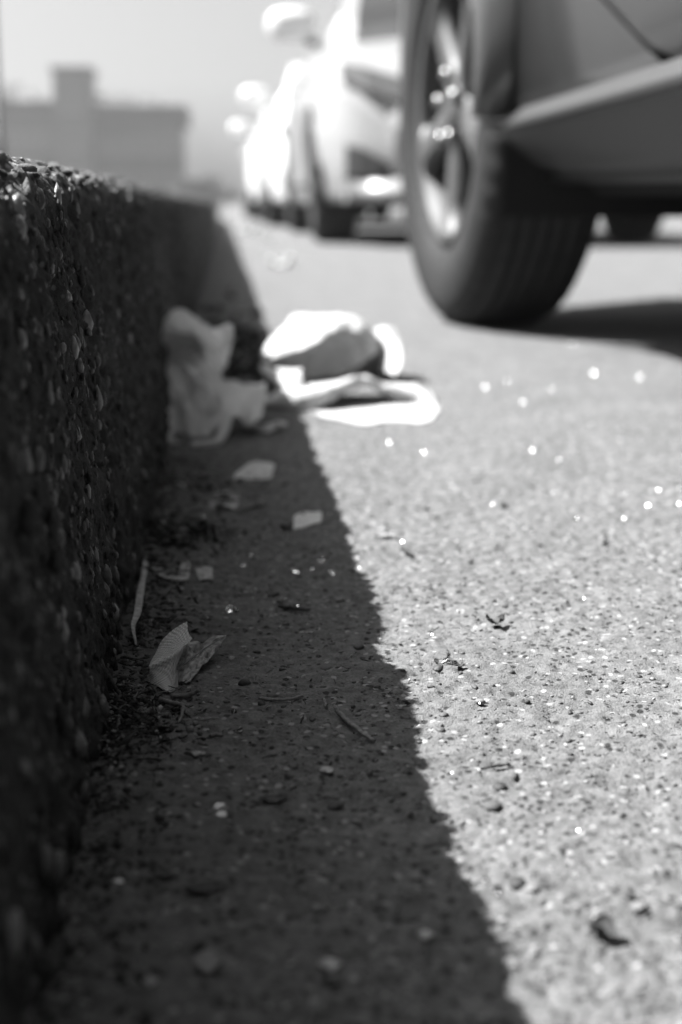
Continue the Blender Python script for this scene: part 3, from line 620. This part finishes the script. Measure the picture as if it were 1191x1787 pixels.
# ------------------------------------------------------------------ cars
def interp(tab, s):
    xs_, ys_ = zip(*tab); return np.interp(s, xs_, ys_)
def sm(tab, s, h=.09): return (interp(tab, s-h)+interp(tab, s-h/2)+interp(tab, s)+interp(tab, s+h/2)+interp(tab, s+h))/5
def wheel_parts(root, x, y, R_, W, side, detail=True):
    """x = outer face, side = -1 faces left; wheel is a part, with tyre, rim and bolts under it"""
    we = bpy.data.objects.new('wheel', None); COL.objects.link(we); we.parent = root; we.location = (x, y, R_); we.empty_display_size = .1
    nth = 200 if detail else 64; r0 = R_*.63
    # tyre section: t across the width from outer (0) inward (W)
    sec = [(.020, r0), (.004, r0+.012), (-.004, r0+.05), (-.006, R_*.86), (.002, R_*.93), (.012, R_*.968), (.024, R_*.99)]
    nb = 5; groove = W/36; x0, x1 = .030, W-.030
    for b in range(nb):
        a0 = x0+(x1-x0)*b/nb+groove*.5; a1 = x0+(x1-x0)*(b+1)/nb-groove*.5
        sec += [(a0-.0008, R_-.013), (a0, R_), ((a0+a1)/2, R_+.0012), (a1, R_), (a1+.0008, R_-.013)]
    sec += [(W-.024, R_*.99), (W-.012, R_*.968), (W, R_*.9), (W+.004, R_*.8), (W-.01, r0)]
    sec = np.array(sec); th = np.linspace(0, 2*np.pi, nth, endpoint=False)
    T, S = np.meshgrid(th, np.arange(len(sec)), indexing='ij'); rr = sec[S, 1].copy(); tt = sec[S, 0]
    if detail:  # shoulder sipes and block gaps
        k = (np.arange(nth) % 4 == 0)[:, None]; sh = ((tt < .03) & (tt > -.003) & (rr > R_*.9)) | (tt > W-.03) & (rr > R_*.92); rr = rr-np.where(k & sh, .005, 0)
        k2 = (np.arange(nth) % 4 == 2)[:, None]; mid_ = (tt > .03) & (tt < W-.03) & (rr > R_-.002); rr = rr-np.where(k2 & mid_, .0025, 0)
    rr = np.maximum(rr, 0); V = np.stack([side*-1*tt, rr*np.cos(T), rr*np.sin(T)], -1)
    V[..., 2] = np.maximum(V[..., 2], -R_+.0005)
    nS = len(sec); i = np.arange(nth)[:, None]*nS+np.arange(nS-1)[None]; j = ((np.arange(nth)+1) % nth)[:, None]*nS+np.arange(nS-1)[None]
    F = np.stack([i, j, j+1, i+1], -1).reshape(-1, 4)
    link('tyre', npmesh('tyre', V.reshape(-1, 3), F, M['rubber']), we)
    # rim barrel and lip
    sec = [(.016, r0-.001), (.008, r0-.004), (.012, r0-.016), (.05, r0-.024), (.11, r0-.03), (.13, .03), (.132, .001)]
    b = MB(); n = 48
    b.add([(-side*t_, r*math.cos(q), r*math.sin(q)) for t_, r in sec for q in [2*math.pi*k/n for k in range(n)]],
          [(s*n+k, s*n+(k+1) % n, (s+1)*n+(k+1) % n, (s+1)*n+k) for s in range(len(sec)-1) for k in range(n)])
    b.build('rim', M['under'] if not detail else M['barrel'], we, True)
    for k in range(5):
        q = 2*math.pi*k/5+.95
        b = MB()
        def pt(r, w_, t_): c_, s_ = math.cos(q), math.sin(q); return (-side*t_, r*c_-w_*s_, r*s_+w_*c_)
        ws = [(.03, .034, .030), (.075, .032, .024), (.14, .026, .020), (r0-.02, .045, .016)]
        for (r, w_, t_) in ws: b.v += [pt(r, -w_, t_), pt(r, -w_*.4, t_-.006), pt(r, w_*.4, t_-.006), pt(r, w_, t_), pt(r, w_, t_+.03), pt(r, -w_, t_+.03)]
        for s in range(3): b.f += [(s*6+a, s*6+(a+1) % 6, (s+1)*6+(a+1) % 6, (s+1)*6+a) for a in range(6)]
        b.f += [(0, 1, 2, 3, 4, 5), (23, 22, 21, 20, 19, 18)]
        b.build('spoke', M['alloy'], we, True)
    hub = MB(); n = 20
    for t_, r in ((.012, .0), (.012, .026), (.016, .032), (.03, .06), (.06, .065)): hub.v += [(-side*t_, r*math.cos(2*math.pi*k/n), r*math.sin(2*math.pi*k/n)) for k in range(n)]
    hub.f = [(s*n+k, s*n+(k+1) % n, (s+1)*n+(k+1) % n, (s+1)*n+k) for s in range(4) for k in range(n)]
    hub.build('hub_cap', M['alloy'], we, True)
    if detail:
        for k in range(5):
            q = 2*math.pi*k/5+.3; b = MB(); b.tube([(0, 0, 0), (side*.012, 0, 0), (side*.016, 0, 0)], [.011, .011, .006], 12)
            b.build('wheel_bolt', M['chrome'], we, True, loc=(-side*.018, .052*math.cos(q), .052*math.sin(q)))
    return we

def build_car(name, label, group, xc, y0, P):
    root = tag(empty(name, (xc, y0, 0)), label, 'car', group)
    L, HW, paint = P['L'], P['HW'], P['paint']; wr = P['wr']; ar = P['ar']; axf, axr = P['axles']
    ds = P['ds']; S = np.arange(0, L+.001, ds); S = np.concatenate([[0, .012], S[1:-1], [L-.012, L]])
    zs_lo = np.linspace(0, 1, P['nlo'])
    cols = []
    seam = P.get('seam')
    lo, hi = P.get('ledge', (.30, .31))
    def section(s):
        w_ = HW*float(sm(P['plan'], s, .05)); zb = float(sm(P['zb'], s)); zs = float(sm(P['belt'], s)); zt = float(sm(P['top'], s, .12)); wr_ = HW*float(sm(P['roofw'], s, .12))
        pts = [(0, zb), (w_*.5, zb), (w_*.90, zb)]
        side = []
        for z in zs_lo:
            zz = zb+(zs-.03-zb)*z
            if P.get('clad'):
                q = z*(len(zs_lo)-1); zz = float(np.interp(q, [0, 3, 4, 5, len(zs_lo)-1], [zb, max(zb+.002, .284), max(zb+.004, .293), max(zb+.006, .300), zs-.03]))
            if P.get('clad'):
                if q < 4.01: x_ = w_*(.87+.125*min(1, q/4)**.8)
                else:
                    q = (zz-lo)/(zs-lo); x_ = w_*(.955+.045*math.sin(min(1, q*1.4)*math.pi*.5)-.05*max(0, q-.55)**1.5)
            else:
                q = (zz-zb)/(zs-zb); x_ = w_*(.95+.05*math.sin(min(1, q*1.9)*math.pi/2)-.06*max(0, q-.5)**1.4)
            side.append((x_, zz))
        pts += side
        x_ = side[-1][0]
        pts += [(x_-.02, zs), (x_-.05, zs+.012)]
        nb = len(pts)
        gx, gz = x_-.05, zs+.012
        ze = zt-.05 if zt-zs > .25 else zs+.012+(zt-zs)*.4; xe = min(wr_, gx-.02)
        for q in (.08, .25, .5, .75, .92, 1): pts.append((gx+(xe-gx)*q, gz+(ze-gz)*q+.012*math.sin(q*math.pi)))
        for q in (.12, .35, .65, 1): pts.append((xe*(1-q), ze+(zt-ze)*math.sin(q*math.pi/2)**.7))
        return pts, nb
    secs = [section(s)[0] for s in S]; nb = section(S[3])[1]; A = np.array(secs); n = A.shape[1]
    Y = np.repeat(S[:, None], n, 1)
    if seam:   # the columns of the door's trailing edge follow its slanted cut line
        a, c, b = seam['a'], seam['c'], seam['b']; sx = interp(seam['tab'], A[..., 1])
        Y = np.where((Y >= a) & (Y <= c), a+(Y-a)*(sx-a)/(c-a), np.where((Y > c) & (Y < b), sx+(Y-c)*(b-sx)/(b-c), Y))
    # round the two ends in side view
    X3 = np.stack([A[..., 0], Y, A[..., 1]], -1)
    for ax in (axf, axr):
        d = np.hypot(X3[..., 1]-ax, X3[..., 2]-wr); side = A[..., 0] > HW*.6
        near = side & (np.abs(d-ar) < ds*.75)
        X3[..., 1] = np.where(near, ax+(X3[..., 1]-ax)*ar/d, X3[..., 1]); X3[..., 2] = np.where(near, wr+(X3[..., 2]-wr)*ar/d, X3[..., 2])
        # flared lip
        fl = side & (d < ar+.16) & (X3[..., 2] > .2); X3[..., 0] += np.where(fl, P.get('flare', .01)*np.clip(1-(d-ar)/.16, 0, 1)**1.6, 0)
    F = gridfaces(len(S), n); cen = X3.reshape(-1, 3)[F].mean(1); fi = F[:, 0] // n; fj = F[:, 0] % n
    keep = np.ones(len(F), bool)
    for ax in (axf, axr): keep &= ~((np.hypot(cen[:, 1]-ax, cen[:, 2]-wr) < ar-.004) & (cen[:, 0] > HW*.55))
    sc_ = S[fi]+0; ty = np.array(['body']*len(F), dtype=object)
    side_f = (fj >= 3) & (fj < nb-1); gl = (fj >= nb) & (fj < nb+5)
    for a, b in P['doors']:
        j0 = 3+int(P.get('door_row', 1)); ty[(fj >= j0) & (fj < nb-1) & (sc_ >= a-1e-6) & (sc_ < b-1e-6)] = 'door%d' % P['doors'].index((a, b))
    for a, b in P['windows']: ty[gl & (sc_ >= a) & (sc_ < b)] = 'side_window%d' % P['windows'].index((a, b))
    top = fj >= nb+1
    a, b = P['ws']; ty[(fj >= nb+6) & (sc_ >= a) & (sc_ < b)] = 'windscreen'
    a, b = P['rw']; ty[(fj >= nb+6) & (sc_ >= a) & (sc_ < b)] = 'rear_window'
    a, b = P['bonnet']; ty[(fj >= nb+1) & (sc_ >= a) & (sc_ < b)] = 'bonnet'
    ty[(fj >= nb+6) & (sc_ >= P['ws'][1]) & (sc_ < P['rw'][0])] = 'roof'
    Vall = X3.reshape(-1, 3)
    for kind in sorted(set(ty)):
        sel = keep & (ty == kind); f = F[sel]
        if not len(f): continue
        u, inv = np.unique(f.ravel(), return_inverse=True); V = Vall[u].copy(); f = inv.reshape(-1, 4)
        if kind.startswith('door'):                    # pull the edges in: a real gap round the door
            cy, cz = (V[:, 1].min()+V[:, 1].max())/2, 0; ri = u % n; ci = u // n
            e0 = ci == ci.min(); e1 = ci == ci.max(); V[e0, 1] += .004; V[e1, 1] -= .004; lowr = ri == ri.min(); V[lowr, 2] += .014; V[e0 | e1 | lowr, 0] -= .002
            V[:, 0] += .0015
        mname = {'windscreen': M['wscreen'], 'rear_window': M['carglass']}.get(kind, M['carglass'] if kind.startswith('side_w') else M[paint])
        if kind in ('windscreen', 'rear_window', 'bonnet', 'roof', 'body'):
            V2 = V*[-1, 1, 1]; VV = np.concatenate([V, V2]); FF = np.concatenate([f, f[:, ::-1]+len(V)])
            if kind == 'body':                         # nose and tail closed
                ff = []
                for row, flip in ((0, 0), (len(S)-1, 1)):
                    base = len(VV); ring = X3[row]; VV = np.concatenate([VV, ring, ring*[-1, 1, 1]]); i = np.arange(n-1)
                    q = np.stack([base+i, base+i+1, base+n+i+1, base+n+i], 1); ff.append(q if flip else q[:, ::-1])
                FF = np.concatenate([FF]+ff)
            o = link(kind, npmesh(kind, VV, FF, mname), root)
            if kind == 'body' and P.get('clad'):
                o.data.materials.append(M['clad']); cz = VV[FF].mean(1)[:, 2]; cx = np.abs(VV[FF].mean(1)[:, 0])
                o.data.polygons.foreach_set('material_index', ((cz < .291)).astype(np.int32))
        else:
            base = 'door' if kind.startswith('door') else 'side_window'
            for sg in (1, -1):
                ff = f if sg == 1 else f[:, ::-1]; o = link(base, npmesh(base, V*[sg, 1, 1], ff, mname), root)
                if base == 'door':
                    k_ = P['doors'].index(P['doors'][int(kind[-1])]); a, b = P['doors'][k_]; zz = float(interp(P['belt'], b))-.14; xx_ = HW*.985
                    h = MB().tube([(sg*xx_, b-.30, zz), (sg*(xx_+.028), b-.26, zz+.002), (sg*(xx_+.028), b-.14, zz+.004), (sg*xx_, b-.10, zz+.006)], .012, 8)
                    h.build('door_handle', M[paint], o, True)
    if P.get('clad'):
        for sg in (1, -1):
            b = MB(); ya, yb = axf+ar+.03, axr-ar-.005; ns = 30
            for i in range(ns+1):
                y_ = ya+(yb-ya)*i/ns; k_ = min(1, (ns-i)/2+.1)
                b.v += [(sg*HW*.955, y_, .284), (sg*(HW*.998+.004), y_, .282), (sg*(HW*.998+.006), y_, .289), (sg*(HW*.992), y_, .289+.016*k_), (sg*HW*.955, y_, .292+.016*k_)]
            b.f = [(i*5+a, i*5+(a+1) % 5, i*5+5+(a+1) % 5, i*5+5+a) for i in range(ns) for a in range(5)]+[(0, 1, 2, 3, 4), (ns*5+4, ns*5+3, ns*5+2, ns*5+1, ns*5)]
            b.build('sill_trim', M['sunlit_trim'], root, False, .002)
    # wheels, liners, arch trims
    tw = P['tw']
    for ax in (axf, axr):
        for sd in (-1, 1):
            we_ = wheel_parts(root, sd*(HW+P.get('wheel_out', -.02)), ax, wr, tw, sd, P['detail'])
            if ax == axr: we_.rotation_euler.z = P.get('steer', 0)
            a = MB(); m_ = 22; rr = ar+.005
            angs = [R(-25+230*k/m_) for k in range(m_+1)]
            for k in angs: a.v += [(sd*(HW*.985), ax+rr*math.cos(k), max(wr+rr*math.sin(k), .15)), (sd*(HW-.36), ax+rr*math.cos(k), max(wr+rr*math.sin(k), .15))]
            a.f = [(2*k, 2*k+1, 2*k+3, 2*k+2) for k in range(m_)]
            a.build('arch_liner', M['under'], root, True)
            pts = [(sd*(HW*P.get('lipx', .985)), ax+(ar+.004)*math.cos(k), wr+(ar+.004)*math.sin(k)) for k in [R(P.get('lip0', -8)+(180-2*P.get('lip0', -8))*q/30) for q in range(31)]]
            if P.get('clad'):
                b = MB(); na = 60
                for q in range(na+1):
                    dg = -5+190*q/na; w_ = .014+.095*min(1, max(0, (min(dg, 180-dg)+5)/32)); c_, s_ = math.cos(R(dg)), math.sin(R(dg))
                    for dr, dx in ((-.002, -.03), (0, .030), (.006, .040), (w_*.35, .042), (w_*.75, .028), (w_, -.004)):
                        b.v.append((sd*(HW*.985+dx+.008), ax+(ar+dr)*c_, wr+(ar+dr)*s_))
                b.f = [(q*6+a, q*6+a+1, q*6+7+a, q*6+6+a) for q in range(na) for a in range(5)]
                b.build('arch_trim', M['flare'], root, True)  # pale crescent over the arch stands in for a sky reflection
            else: MB().tube(pts, P.get('lipr', .010), 8).build('arch_trim', M[P.get('lipm', paint)], root, True)
    MB().box(-HW*.86, HW*.86, .25, L-.25, P['floor'], P['floor']+.12).build('underbody', M['under'], root, bevel=.02)
    for y_ in (axf, axr): MB().tube([(-HW+.2, y_, wr), (HW-.2, y_, wr)], .03, 8).build('axle', M['under'], root, True)
    MB().tube([(.3, axf+.5, P['floor']+.02), (.35, axr-.4, P['floor']+.02), (.5, L-.15, P['floor']+.03)], .03, 8).build('exhaust', M['under'], root, True)
    # mirrors
    my = P['mirror']
    for sd in (-1, 1):
        xm = sd*(HW+.06); zm = float(interp(P['belt'], my))+.17
        bm = bmesh.new(); bmesh.ops.create_icosphere(bm, subdivisions=3, radius=1)
        for v in bm.verts:
            c = v.co; c.x = math.copysign(abs(c.x)**.75, c.x)*.125; c.z = math.copysign(abs(c.z)**.75, c.z)*.085; c.y = math.copysign(abs(c.y)**.9, c.y)*.07
            if c.y > .03: c.y = .03
        me = bpy.data.meshes.new('mirror'); bm.to_mesh(me); bm.free(); me.materials.append(M[P.get('mpaint', paint)]); me.polygons.foreach_set('use_smooth', [True]*len(me.polygons))
        o = link('mirror', me, root); o.location = (xm, my, zm)
        g = MB().box(-.105, .105, .031, .036, -.055, .055).build('mirror_glass', M['chrome'], o)
        MB().tube([(-sd*.04, .0, -.05), (-sd*.13, .01, -.09)], [.03, .035], 8, .6).build('mirror_arm', M['black'], o, True)
    # nose: grille, lamps, fog openings, plate, lower lip
    def nose(x, z, off=.0):                            # how far back the front skin lies at lateral x, height z
        fr = abs(x)/HW; s1 = float(np.interp(fr, [p[1] for p in P['plan'][:P['np']]], [p[0] for p in P['plan'][:P['np']]])) if fr > P['plan'][0][1] else 0
        tb = P['top'][:4]; s2 = float(np.interp(z, [p[1] for p in tb], [p[0] for p in tb])) if z > tb[0][1] else 0
        zb_ = P['zb'][:3][::-1]; s3 = float(np.interp(z, [p[1] for p in zb_], [p[0] for p in zb_])) if z < P['zb'][0][1] else 0
        return max(s1, s2, s3)+off
    def noseplate(nm, xs_, zlo, zhi, m, depth=.03, mirror_=False, par=None, push=-.012):
        out = []
        for sg in ((1, -1) if mirror_ else (1,)):
            b = MB(); k = len(xs_)
            for i, x in enumerate(xs_):
                ya = nose(x, zlo[i])+push; yb = nose(x, zhi[i])+push; b.v += [(sg*x, ya, zlo[i]), (sg*x, yb, zhi[i]), (sg*x, yb+depth+.05, zhi[i]), (sg*x, ya+depth+.05, zlo[i])]
            for i in range(k-1): b.f += [(i*4+a, i*4+(a+1) % 4, i*4+4+(a+1) % 4, i*4+4+a) for a in range(4)]
            b.f += [(0, 1, 2, 3), (k*4-1, k*4-2, k*4-3, k*4-4)]
            out.append(b.build(nm, m, par or root, False, .006))
        return out
    zf = P['nosez']; W_ = HW
    noseplate('grille', [-.42*W_/.9, -.2, 0, .2, .42*W_/.9], [zf+.02, zf-.02, zf-.02, zf-.02, zf+.02], [zf+.10]*5, M['black'])
    hl = noseplate('headlight', [.50*W_, .62*W_, .76*W_, .88*W_], [zf+.03, zf+.02, zf+.06, zf+.12], [zf+.10, zf+.13, zf+.17, zf+.19], M['lamp'], .05, True)
    noseplate('lower_grille', [-.36, 0, .36], [zf-.36]*3, [zf-.22]*3, M['black'])
    noseplate('fog_opening', [.60*W_, .70*W_, .80*W_, .86*W_], [zf-.30]*4, [zf-.285, zf-.22, zf-.17, zf-.16], M['black'], .03, True)
    b = MB(); xs_ = np.linspace(-.86*W_, .86*W_, 15)
    for x in xs_:
        y_ = nose(x, zf-.2)-.02
        b.v += [(x, y_+.16, zf-.41), (x, y_-.02, zf-.40), (x, y_-.045, zf-.38), (x, y_-.02, zf-.345), (x, y_+.06, zf-.275), (x, y_+.16, zf-.25)]
    b.f = [(i*6+a, i*6+(a+1) % 6, i*6+6+(a+1) % 6, i*6+6+a) for i in range(14) for a in range(6)]+[(0, 1, 2, 3, 4, 5), (89, 88, 87, 86, 85, 84)]
    b.build('bumper_lip', M[paint], root, True)
    noseplate('number_plate', [-.26, .26], [zf-.16]*2, [zf-.05]*2, M['lamp'], .0, push=-.02)
    for sg in (1, -1):
        MB().box(sg*HW*.66-.10, sg*HW*.66+.10, L-.06, L-.01, P['tail'], P['tail']+.14).build('tail_light', M['lamp'], root, bevel=.01)
    return root

SUVY = -1.32
suv = dict(L=4.28, HW=.92, paint='dpaint', wr=.332, ar=.375, axles=(.90, 3.60), ds=.025, nlo=30, clad=True, ledge=(.295, .305), detail=True,
    plan=[(0, .62), (.10, .80), (.30, .93), (.6, .99), (.9, 1.), (3.75, 1.), (3.95, .965), (4.10, .90), (4.22, .80), (4.28, .70)], np=5,
    zb=[(0, .34), (.3, .25), (.6, .21), (1.3, .19), (2.6, .19), (3.2, .215), (3.9, .30), (4.28, .40)],
    belt=[(0, .78), (.3, .90), (.9, .98), (1.6, 1.02), (3.4, 1.08), (4.28, 1.0)],
    top=[(0, .80), (.15, .95), (.5, 1.03), (1.1, 1.10), (1.75, 1.55), (2.2, 1.63), (3.4, 1.62), (3.9, 1.50), (4.2, 1.10), (4.28, 1.05)],
    roofw=[(0, .60), (.3, .78), (1.1, .84), (1.8, .70), (3.4, .68), (4.0, .70), (4.28, .6)],
    doors=[(1.30, 2.20), (2.225, 3.05)], door_row=5, windows=[(1.5, 2.175), (2.25, 3.0), (3.05, 3.6)], ws=(1.1, 1.75), rw=(3.9, 4.2), bonnet=(.12, 1.05),
    tw=.178, floor=.20, steer=R(4.6), mirror=1.55, nosez=.66, tail=.85, wheel_out=.020, flare=.034, lipm='dpaint', lipr=.026, lipx=.985, lip0=-4)
c = 3.05
suv['seam'] = dict(a=2.225, c=3.05, b=3.17, tab=[(.0, 2.59), (.30, 2.60), (.33, 2.68), (.416, 2.88), (.55, 2.97), (.8, 3.04), (.95, 3.05), (2, 3.05)])
build_car('parked_car', 'dark parked car whose near side and wheel fill the upper right corner', 'cars parked along the kerb', .362+.92, SUVY, suv)
hatch = dict(mpaint='wpaint2', L=4.15, HW=.86, paint='wpaint', wr=.31, ar=.355, axles=(.84, 3.40), ds=.05, nlo=16, detail=False,
    plan=[(0, .60), (.08, .78), (.22, .90), (.5, .98), (.8, 1.), (3.5, 1.), (3.85, .95), (4.05, .86), (4.15, .74)], np=5,
    zb=[(0, .36), (.07, .24), (.3, .20), (.8, .18), (3.4, .18), (4.15, .34)],
    belt=[(0, .48), (.10, .66), (.2, .72), (.7, .84), (1.2, .90), (3.4, .98), (4.15, .9)],
    top=[(0, .50), (.08, .68), (.16, .76), (.35, .86), (.95, .98), (1.75, 1.40), (2.2, 1.47), (3.2, 1.44), (3.8, 1.25), (4.15, .95)],
    roofw=[(0, .60), (.3, .78), (1.0, .84), (1.8, .68), (3.4, .66), (4.15, .6)],
    doors=[(1.2, 2.1), (2.15, 3.0)], door_row=2, windows=[(1.35, 2.1), (2.15, 3.0)], ws=(.95, 1.7), rw=(3.4, 3.9), bonnet=(.1, .95),
    tw=.2, floor=.2, mirror=1.35, nosez=.60, tail=.75, wheel_out=-.015, flare=.008, lipr=.008)
build_car('parked_car', 'white parked car facing the camera directly behind the dark car', 'cars parked along the kerb', .43+.86, 6.25, hatch)
h2 = dict(hatch); h2.update(L=4.15, paint='wpaint2')
build_car('parked_car', 'second white parked car, only its sunlit side showing past the first', 'cars parked along the kerb', .36+.86, 11.3, h2)
h3 = dict(hatch); h3.update(paint='spaint')
build_car('parked_car', 'furthest parked car, pale and almost hidden at the end of the row', 'cars parked along the kerb', .30+.86, 16.6, h3)

# ------------------------------------------------------------------ background
def building(name, x0, x1, y0, y1, h, label, m, wins, rows, roof=.5, over=.5):
    root = tag(empty(name, ((x0+x1)/2, y0, 0)), label, 'building'); W = (x1-x0)/2; D = y1-y0
    MB().box(-W, W, 0, D, 0, h).build('wall', m, root)
    rf = MB().box(-W-over, W+over, -over, D+over, h+.002, h+roof).build('roof', M['roofm'], root)
    MB().box(-W-over-.1, W+over+.1, -over-.1, D+over+.1, h+roof+.002, h+roof+.15).build('coping', M['roofm'], rf)
    for r in range(rows):
        for c_ in range(wins):
            x = -W+2*W*(c_+.5)/wins; z = 1.2+r*(h-1.2)/rows; f = MB()
            for a in ((-.65, -.57, 0, 1.3), (.57, .65, 0, 1.3), (-.57, .57, 0, .08), (-.57, .57, 1.22, 1.3), (-.03, .03, .08, 1.22)): f.box(x+a[0], x+a[1], -.06, .02, z+a[2], z+a[3])
            fo = f.build('window', M['wframe'], root); MB().box(x-.57, x+.57, -.03, -.01, z+.08, z+1.22).build('pane', M['winglass'], fo)
            MB().box(x-.75, x+.75, -.14, -.001, z-.1, z-.002).build('sill', M['wframe'], fo)
    return root
D_ = 110.; k_ = D_/FPX
bld = building('flat_roofed_building', Q(172, HORIZON, D_)[0], Q(318, HORIZON, D_)[0], D_, D_+14, (HORIZON-214)*k_, 'flat roofed building with dark eaves right of the tower in the far distance', M['brick'], 4, 2, (214-194)*k_, .45)
twr = building('square_tower', Q(106, HORIZON, D_)[0], Q(168, HORIZON, D_)[0], D_-2, D_+3, (HORIZON-142)*k_, 'pale square tower rising above the distant rooftops', M['tower'], 1, 3, .25, .1)
wng = building('low_building', Q(-90, HORIZON, D_)[0], Q(104, HORIZON, D_)[0], D_, D_+12, (HORIZON-198)*k_, 'long low building left of the square tower in the far distance', M['brick'], 6, 2, (186-176)*k_, .3)
def shrub(x, y, h, wd, seed, label, nm='distant_shrub', cat='shrub'):
    r = np.random.default_rng(seed); root = tag(empty(nm, (x, y, 0)), label, cat); nleaf = 700
    cen = r.normal(size=(14, 3))*[wd*.3, wd*.3, h*.16]+[0, 0, h*.62]; c_ = cen[r.integers(0, 14, nleaf)]
    p = c_+r.normal(size=(nleaf, 3))*[wd*.13, wd*.13, h*.1]; p[:, 2] = np.clip(p[:, 2], .1, h)
    s = .10*wd*.5+.05; a = r.normal(size=(nleaf, 3)); a /= np.linalg.norm(a, axis=1, keepdims=True); b = np.cross(a, r.normal(size=(nleaf, 3))); b /= np.linalg.norm(b, axis=1, keepdims=True)
    V = np.stack([p-a*s, p+b*s*.5, p+a*s, p-b*s*.5], 1).reshape(-1, 3)
    link('crown', npmesh('crown', V, np.arange(nleaf*4).reshape(-1, 4), M['foliage'], False), root)
    MB().tube([(0, 0, 0), (.05, 0, h*.3), (0, .05, h*.7)], [.05*wd, .04*wd, .01*wd], 6).build('trunk', M['bark'], root, True)
for i, (px, top, wpx, lb) in enumerate([(345, 305, 40, 'pale distant shrub at the right corner of the flat roofed building'), (372, 318, 44, 'distant shrub between the building and the parked cars'),
        (400, 326, 36, 'lowest distant shrub where the kerb meets the parked cars'), (30, 160, 90, 'blurred tree behind the low building at far left'), (215, 178, 70, 'small treetop above the flat roof')]):
    yy = 84+i*6; kk = yy/FPX
    if i >= 3: yy = 130; kk = yy/FPX
    shrub((px-VPX)*kk, yy, (HORIZON-top)*kk, wpx*kk*1.6, i, lb, *((('distant_tree', 'tree') if i >= 3 else ())))
# lamp post at the left edge
lp = tag(empty('lamp_post', (Q(0, 300, 22)[0], 22, .19)), 'dark slender lamp post cut by the left edge of the photo', 'lamp post')
MB().tube([(0, 0, 0), (0, 0, .9), (0, 0, .92), (0, 0, 6.4)], [.085, .085, .062, .045], 14).build('pole', M['pole'], lp, True)
MB().tube([(0, 0, 6.35), (.3, 0, 6.55), (.9, 0, 6.6)], [.03, .03, .03], 10).build('arm', M['pole'], lp, True)
MB().box(.8, 1.35, -.12, .12, 6.54, 6.64).build('lamp_head', M['pole'], lp, bevel=.03)

# far pavement edge across the road
fk = MB().box(7.2, 7.35, -6, 400, 0.001, .13).build('far_kerb', M['pave']); tag(fk, kind='structure')
fp = MB().box(7.352, 58, -6, 400, 0.001, .125).build('far_pavement', M['pave']); tag(fp, kind='structure')
print('objects', len(bpy.data.objects))

# ------------------------------------------------------------------ air: pale daylight haze that fades the far end of the street
hz_ = MB().box(-70, 70, -8, 180, -1.0, 14.5); me = bpy.data.meshes.new('haze'); me.from_pydata(hz_.v, [], hz_.f)
hm = bpy.data.materials.new('haze'); hm.use_nodes = True; hm.node_tree.nodes.clear()
ho = hm.node_tree.nodes.new('ShaderNodeOutputMaterial'); pv_ = hm.node_tree.nodes.new('ShaderNodeVolumePrincipled')
pv_.inputs['Color'].default_value = (.95, .95, .95, 1); pv_.inputs['Density'].default_value = .0018; pv_.inputs['Anisotropy'].default_value = .5
hm.node_tree.links.new(pv_.outputs[0], ho.inputs['Volume']); me.materials.append(hm)
tag(link('haze', me), 'thin pale haze filling the air of the street', 'haze', kind='stuff')
